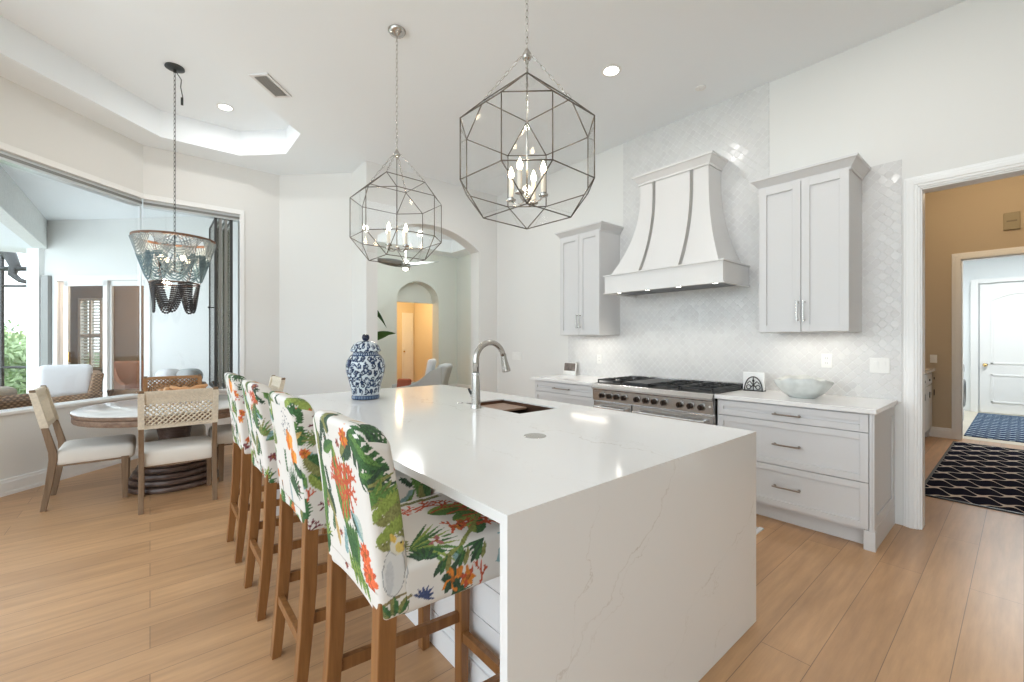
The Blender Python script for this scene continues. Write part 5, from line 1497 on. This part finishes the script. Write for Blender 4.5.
mb.build('middle_hoop', 'bead_grey', ch, smooth='auto'); mb2.build('bottom_hoop', 'rust', ch, smooth='auto')
mb = MB()
for k in range(6):
    a = k * PI / 3
    mb.tube([(RT * math.cos(a), RT * math.sin(a), zt + 0.01), (RM * math.cos(a), RM * math.sin(a), zm), (RB * math.cos(a), RB * math.sin(a), zb)], 0.003, 5)
    mb.tube([(RT * math.cos(a), RT * math.sin(a), zt + 0.01), (0, 0, Zc(2.37))], 0.003, 5)
mb.build('cage', 'rust', ch, smooth=True)
def strand(mb, P, br):
    last = P[0]; mb.ball(last, br, 6, 4)
    for p in P[1:]:
        seg = (p - last).length
        while seg >= 2.0 * br:
            last = last + (p - last) * (2.0 * br / seg); mb.ball(last, br, 6, 4); seg = (p - last).length
def cone_r(z): return RT + (RB - RT) * (zt - z) / (zt - zb)
def swag(z0, a0, a1, d0, d1, br, m, strands, lift=0.0, inset=0.0, black=False):
    """nested strands of beads hung between two angles, lying on the cone of the shade"""
    mb = MB()
    for s in range(strands):
        g = s / (strands - 1); d = d0 + (d1 - d0) * g; f = 1 - (0.42 if black else 0.40) * (1 - g)
        pts = []
        for q in range(61):
            t = q / 60; sag = 1 - abs(2 * t - 1) ** (2.6 if black else 2.0); a = a0 + (a1 - a0) * (0.5 + (t - 0.5) * f)
            z = z0 - d * sag; rr = (RB * (1 - 0.18 * sag) if black else cone_r(min(z, zt))) + lift
            pts.append(Vector((rr * math.cos(a), rr * math.sin(a), z)))
        strand(mb, pts, br)
    return mb.build('bead_swag', m, ch, smooth=True)
n = 5
for k in range(n):
    a = 2 * PI * k / n + 0.35; w = 2 * PI / n
    swag(zt, a, a + w, 0.06, 0.175, 0.0062, 'bead_grey', 6, 0.006)
    swag(zt, a + w / 2, a + w * 1.5, 0.17, 0.245, 0.0062, 'bead_grey', 4)
    swag(zm + 0.06, a, a + w, 0.10, 0.235, 0.0074, 'bead_blue', 6, 0.008)
    swag(zm + 0.04, a + w / 2, a + w * 1.5, 0.13, 0.20, 0.0074, 'bead_blue', 3)
n = 5
for k in range(n):
    a = 2 * PI * (k + 0.1) / n; w = 2 * PI / n
    swag(zb + 0.005, a, a + w * 0.96, 0.20, 0.275, 0.0105, 'bead_black', 4, 0.0, black=True)
for k in range(4):
    a = k * PI / 2 + 0.5; cx, cy = 0.12 * math.cos(a), 0.12 * math.sin(a)
    s_ = MB().tube([(0, 0, Zc(2.02)), (cx * 0.6, cy * 0.6, Zc(1.99)), (cx, cy, Zc(2.03))], 0.005, 8).cyl((cx, cy, Zc(2.03)), (cx, cy, Zc(2.10)), 0.013, seg=12).build('lamp_arm', 'dark_bronze', ch, smooth='auto')
    MB().ball((cx, cy, Zc(2.13)), 0.020, 12, 8, (1, 1, 1.3)).build('light_bulb', mat('glowing_chandelier_bulb', (1, .9, .7), 0.3, emit=(1.0, 0.86, 0.62), estr=9) if k == 0 else bpy.data.materials['glowing_chandelier_bulb'], s_, smooth=True)
MB().tube([(0, 0, Zc(2.37)), (0, 0, Zc(2.0))], 0.007, 8).build('stem', 'dark_bronze', ch, smooth=True)
lamp('chandelier_light', 'POINT', (0.18, 5.19, 2.2), 14, (1.0, 0.82, 0.6), 0.08)

# ------------------------------------------------------------------ living room seen through the arch
def leaf_blade(mb, p, direc, L, w, droop=0.3, seg=8):
    d = Vector(direc).normalized(); side = d.cross(Vector((0, 0, 1)))
    if side.length < 1e-3: side = Vector((1, 0, 0))
    side = (side.normalized() * 0.55 + Vector((0, 0, 0.8))).normalized(); p = Vector(p); L_, R_, Cc = [], [], []
    for k in range(seg + 1):
        t = k / seg; c = p + d * L * t + Vector((0, 0, -droop * L * t * t)); ww = w * math.sin(PI * min(0.999, 0.06 + 0.94 * t)) ** 0.8
        L_.append(mb.bm.verts.new(c + side * ww + Vector((0, 0, ww * 0.35)))); Cc.append(mb.bm.verts.new(c)); R_.append(mb.bm.verts.new(c - side * ww + Vector((0, 0, ww * 0.35))))
    for k in range(seg):
        mb.bm.faces.new((L_[k], Cc[k], Cc[k + 1], L_[k + 1])); mb.bm.faces.new((Cc[k], R_[k], R_[k + 1], Cc[k + 1]))
pl = thing('potted_fig', 'tall potted plant with broad dark green leaves behind the arch', 'potted plant', (2.62, 6.75, 0))
MB().lathe([(0.13, 0), (0.18, 0.05), (0.20, 0.34), (0.21, 0.36), (0.185, 0.36), (0.17, 0.32), (0.0, 0.32)], seg=28).build('pot', 'pot', pl, smooth='auto')
MB().tube([(0, 0, 0.3), (0.02, 0.01, 0.8), (-0.01, 0.02, 1.4), (0.02, 0, 1.95)], [0.02, 0.017, 0.013, 0.007], 8).build('stem', 'bark', pl, smooth=True)
rp = random.Random(8)
Rv = Vector((0.7654, -0.6436, 0))
for (z, L, w, an, dr) in ((0.95, 0.30, 0.04, 0.0, 0.25), (1.33, 0.42, 0.055, 0.1, -0.1), (1.40, 0.50, 0.05, 0.05, 0.10), (1.85, 0.34, 0.07, 0.2, 1.1), (1.95, 0.3, 0.07, 2.2, 0.4), (1.6, 0.32, 0.07, 3.0, 0.3), (1.2, 0.30, 0.06, 2.5, 0.3), (1.75, 0.33, 0.06, -1.8, 0.4), (1.5, 0.3, 0.06, 1.6, 0.4), (1.1, 0.28, 0.05, -1.5, 0.3)):
    d = Matrix.Rotation(an, 3, 'Z') @ Rv + Vector((0, 0, 0.25))
    mb = MB(); leaf_blade(mb, (0.0, 0.0, z), d, L, w, dr); mb.build('leaf', 'leaf', pl, smooth=True)

fn = thing('ceiling_fan', 'grey three-bladed ceiling fan in the living room, seen through the arch', 'ceiling fan', (3.86, 7.86, 4.05))
MB().cyl((0, 0, 0), (0, 0, -1.12), 0.014, seg=10).lathe([(0.07, 0), (0.06, -0.04), (0.02, -0.06)], seg=20).build('rod', 'vent', fn, smooth='auto')
MB().lathe([(0.03, -1.10), (0.09, -1.13), (0.11, -1.19), (0.09, -1.25), (0.04, -1.27)], seg=24).build('motor', 'vent', fn, smooth='auto')
MB().lathe([(0.06, -1.262), (0.05, -1.30), (0.0, -1.32)], seg=20).build('light', mat('dim_fan_light', (0.9, 0.9, 0.88), 0.4, emit=(1, 0.98, 0.92), estr=3), fn, smooth=True)
for k in range(3):
    a = R(-55) + k * 2 * PI / 3
    mb = MB(); rings = []
    for q in range(9):
        t = q / 8; xx = 0.08 + 0.62 * t; ww = 0.05 + 0.045 * math.sin(PI * (0.15 + 0.8 * t)); tw = 0.75 - 0.5 * t
        rings.append([(xx, -ww, -1.19 - tw * ww + 0.02 * t), (xx, 0, -1.185 + 0.02 * t), (xx, ww, -1.19 + tw * ww + 0.02 * t), (xx, 0, -1.197 + 0.02 * t)])
    mb.loft(rings).rot(a, 'Z').build('blade', mat('grey_fan_blade', (0.30, 0.31, 0.31), 0.5) if k == 0 else bpy.data.materials['grey_fan_blade'], fn, smooth=True)

def armchair(label, loc, rz, m, pillow=None):
    t = thing('armchair', label, 'armchair', loc, rz)
    cushion('seat', 0.34, 0.32, 0.13, 0.06, m, t, (0, 0, 0.30))
    c = cushion('backrest', 0.07, 0.36, 0.29, 0.05, m, t, (-0.37, 0, 0.67), (0, R(-12), 0))
    for s in (-1, 1):                          # sloping wing arms
        rings = []
        for x, z in ((-0.42, 0.94), (-0.28, 0.86), (-0.14, 0.70), (0.0, 0.60), (0.18, 0.56), (0.36, 0.55)):
            rings.append([(x, s * 0.33, 0.14), (x, s * 0.40, 0.14), (x, s * 0.40, z), (x, s * 0.33, z)])
        MB().loft(rings).build('arm', m, t, bevel=0.015)
    for x in (-0.32, 0.28):
        for s in (-1, 1): MB().cyl((x, s * 0.30, 0), (x, s * 0.30, 0.18), 0.018, 0.026, 10).build('leg', 'chair_wood', t)
    return t
lc = armchair('pale grey wing armchair with low sloping arms, seen through the arch', (3.62, 7.05, 0), R(140), 'grey_fabric')
lc.scale = (1.35, 1.0, 0.98)
pw = cushion('throw_pillow', 0.045, 0.13, 0.10, 0.04, 'red_fabric', None, (3.50, 7.18, 0.575), (0, 0.25, R(40)))
tag(pw, 'rust red throw pillow lying on the grey wing armchair', 'pillow')
pw = cushion('throw_pillow', 0.05, 0.20, 0.17, 0.045, 'white_fabric', None, (3.86, 6.86, 0.86), (0, -0.2, R(140)))
tag(pw, 'white throw pillow leaning on the backrest of the grey wing armchair', 'pillow')

# ------------------------------------------------------------------ lanai furniture and garden
def wicker_seat(name, label, loc, rz, L, back_m, arm_h=0.62, back_h=0.70, cushion_h=None, lying=False):
    t = thing(name, label, 'outdoor sofa' if 'sofa' in name else 'outdoor armchair', loc, rz)
    h = L / 2
    MB().box(-0.38, 0.38, -h, h, 0.08, 0.36).build('base', 'wicker', t, bevel=0.02)
    mb = MB().loft([[(-0.38, -h, 0.36), (-0.26, -h, 0.36), (-0.26, h, 0.36), (-0.38, h, 0.36)], [(-0.47, -h, back_h), (-0.36, -h, back_h), (-0.36, h, back_h), (-0.47, h, back_h)]])
    mb.build('backrest', 'wicker', t, bevel=0.02)
    for s in (-1, 1):
        a, b = sorted((s * h, s * (h - 0.1)))
        MB().hexa([(-0.40, a, 0.36), (0.38, a, 0.36), (0.38, b, 0.36), (-0.40, b, 0.36)], [(-0.46, a, arm_h + 0.06), (0.40, a, arm_h), (0.40, b, arm_h), (-0.46, b, arm_h + 0.06)]).build('arm', 'wicker', t, bevel=0.02)
        for x in (-0.33, 0.33): MB().cyl((x, s * (h - 0.06), 0), (x, s * (h - 0.06), 0.09), 0.025, seg=10).build('leg', 'dark_frame', t)
    cushion('seat_cushion', 0.33, h - 0.11, 0.07, 0.05, 'taupe_fabric', t, (0.06, 0, 0.43), puff=0.01)
    if cushion_h:
        n_ = max(1, int(round(L / 0.75)))
        for k in range(n_):
            w_ = (2 * h - 0.22) / n_
            cushion('back_cushion', 0.075, w_ / 2 - 0.008, 0.20, 0.06, back_m, t, (-0.25, -h + 0.11 + w_ * (k + 0.5), cushion_h), (0, R(-12), 0))
    return t
Zl = -0.02
wicker_seat('wicker_sofa', 'brown wicker sofa with taupe cushions under the window at far left', (-1.80, 5.96, Zl), R(135), 1.9, 'taupe_fabric', 0.66, 0.855, 0.735)
wicker_seat('wicker_armchair', 'brown wicker armchair with a big white back cushion on the lanai', (-1.01, 8.70, Zl), R(187), 0.95, 'white_fabric', 0.60, 0.92, None)
ws2 = cushion('white_back_cushion', 0.085, 0.27, 0.22, 0.07, 'white_fabric', None, (-0.90, 8.62, 0.80), (0, R(-4), R(96)))
tag(ws2, 'plump white rectangular cushion standing up in the wicker armchair', 'cushion')
wicker_seat('wicker_sofa', 'low brown wicker seat in front of the glass sliding door', (0.12, 8.62, Zl), R(45), 0.8, 'white_fabric', 0.60, 0.66, None)
for (dx, m_, lab) in ((0.0, 'white_fabric', 'round white cushion behind the brown rope-back chair'), (0.22, 'grey_fabric', 'round grey cushion behind the brown rope-back chair')):
    q = cushion('round_cushion', 0.13, 0.13, 0.10, 0.09, m_, None, (0.20 + dx, 7.55 - dx * 0.84, 0.87), (0, 0.0, R(40)))
    tag(q, lab, 'cushion')
sd = thing('garden_stool', 'woven lanai table holding the round cushions', 'side table', (0.31, 7.46, Zl))
MB().lathe([(0.24, 0), (0.30, 0.3), (0.30, 0.70), (0.28, 0.78)], seg=28).build('drum', 'wicker', sd, smooth='auto')
MB().lathe([(0.30, 0.775), (0.30, 0.79)], seg=28).build('top', 'wicker', sd)
ac = armchair('dusky pink armchair inside the bedroom behind the sliding door', (-0.10, 10.95, 0), R(-70), mat('dusky_pink_fabric', (0.30, 0.16, 0.12), 0.9))

sc_ = thing('screen_enclosure', 'dark metal screen frame with a curved gutter outside at far left', 'screen enclosure', (-2.36, 13.74, -0.5))
def sp(p): return (p[0] + 2.36, p[1] - 13.74, p[2] + 0.5)
MB().tube([sp((-2.37, 13.75, -0.5)), sp((-2.37, 13.75, 3.6))], 0.035, 4).tube([sp((-1.78, 13.25, -0.5)), sp((-1.78, 13.25, 3.0))], 0.03, 4).build('post', 'dark_frame', sc_)
for z, w in ((2.86, 0.05), (2.50, 0.025), (0.80, 0.025)):
    MB().tube([sp((-4.2, 15.25, z)), sp((-1.80, 13.27, z))], w, 4).build('rail', 'dark_frame', sc_)
MB().tube([sp(p) for p in ((-2.70, 13.95, 3.50), (-2.40, 13.78, 3.36), (-2.24, 13.65, 3.15), (-2.16, 13.57, 2.92), (-2.20, 13.60, 2.74), (-2.08, 13.50, 2.62), (-1.92, 13.37, 2.56))], [0.16, 0.14, 0.11, 0.09, 0.07, 0.05, 0.035], 8).build('gutter', 'dark_frame', sc_, smooth=True)

def bush(label, x, y, h, r, m, seed):
    t = thing('garden_tree', label, 'tree', (x, y, -0.5)); rr = random.Random(seed)
    MB().tube([(0, 0, 0), (0.05, 0, h * 0.4), (0, 0.05, h * 0.75)], [0.09, 0.07, 0.03], 8).build('trunk', 'bark', t, smooth=True)
    mb = MB()
    for _ in range(2600):
        a = rr.uniform(0, 2 * PI); u = rr.uniform(-1, 1); d = rr.random() ** 0.4; q = math.sqrt(1 - u * u)
        p = Vector((r * d * q * math.cos(a), r * d * q * math.sin(a), h * 0.62 + h * 0.42 * d * u))
        v1 = Vector((rr.gauss(0, 1), rr.gauss(0, 1), rr.gauss(0, 1))).normalized(); v2 = v1.orthogonal().normalized(); s = rr.uniform(0.05, 0.11)
        mb.bm.faces.new([mb.bm.verts.new(p + v1 * s), mb.bm.verts.new(p + v2 * s * 0.45), mb.bm.verts.new(p - v1 * s), mb.bm.verts.new(p - v2 * s * 0.45)])
    mb.build('foliage', m, t)
bush('green garden shrub outside the screen, low at far left', -2.4, 16.6, 2.0, 1.2, 'garden', 1)
bush('yellow-green shrub beyond the screen beside the white column', -3.6, 20.2, 2.1, 1.4, 'garden_light', 2)
bush('taller pale green tree farthest off in the garden', -5.6, 25.5, 3.0, 1.9, 'garden', 3)
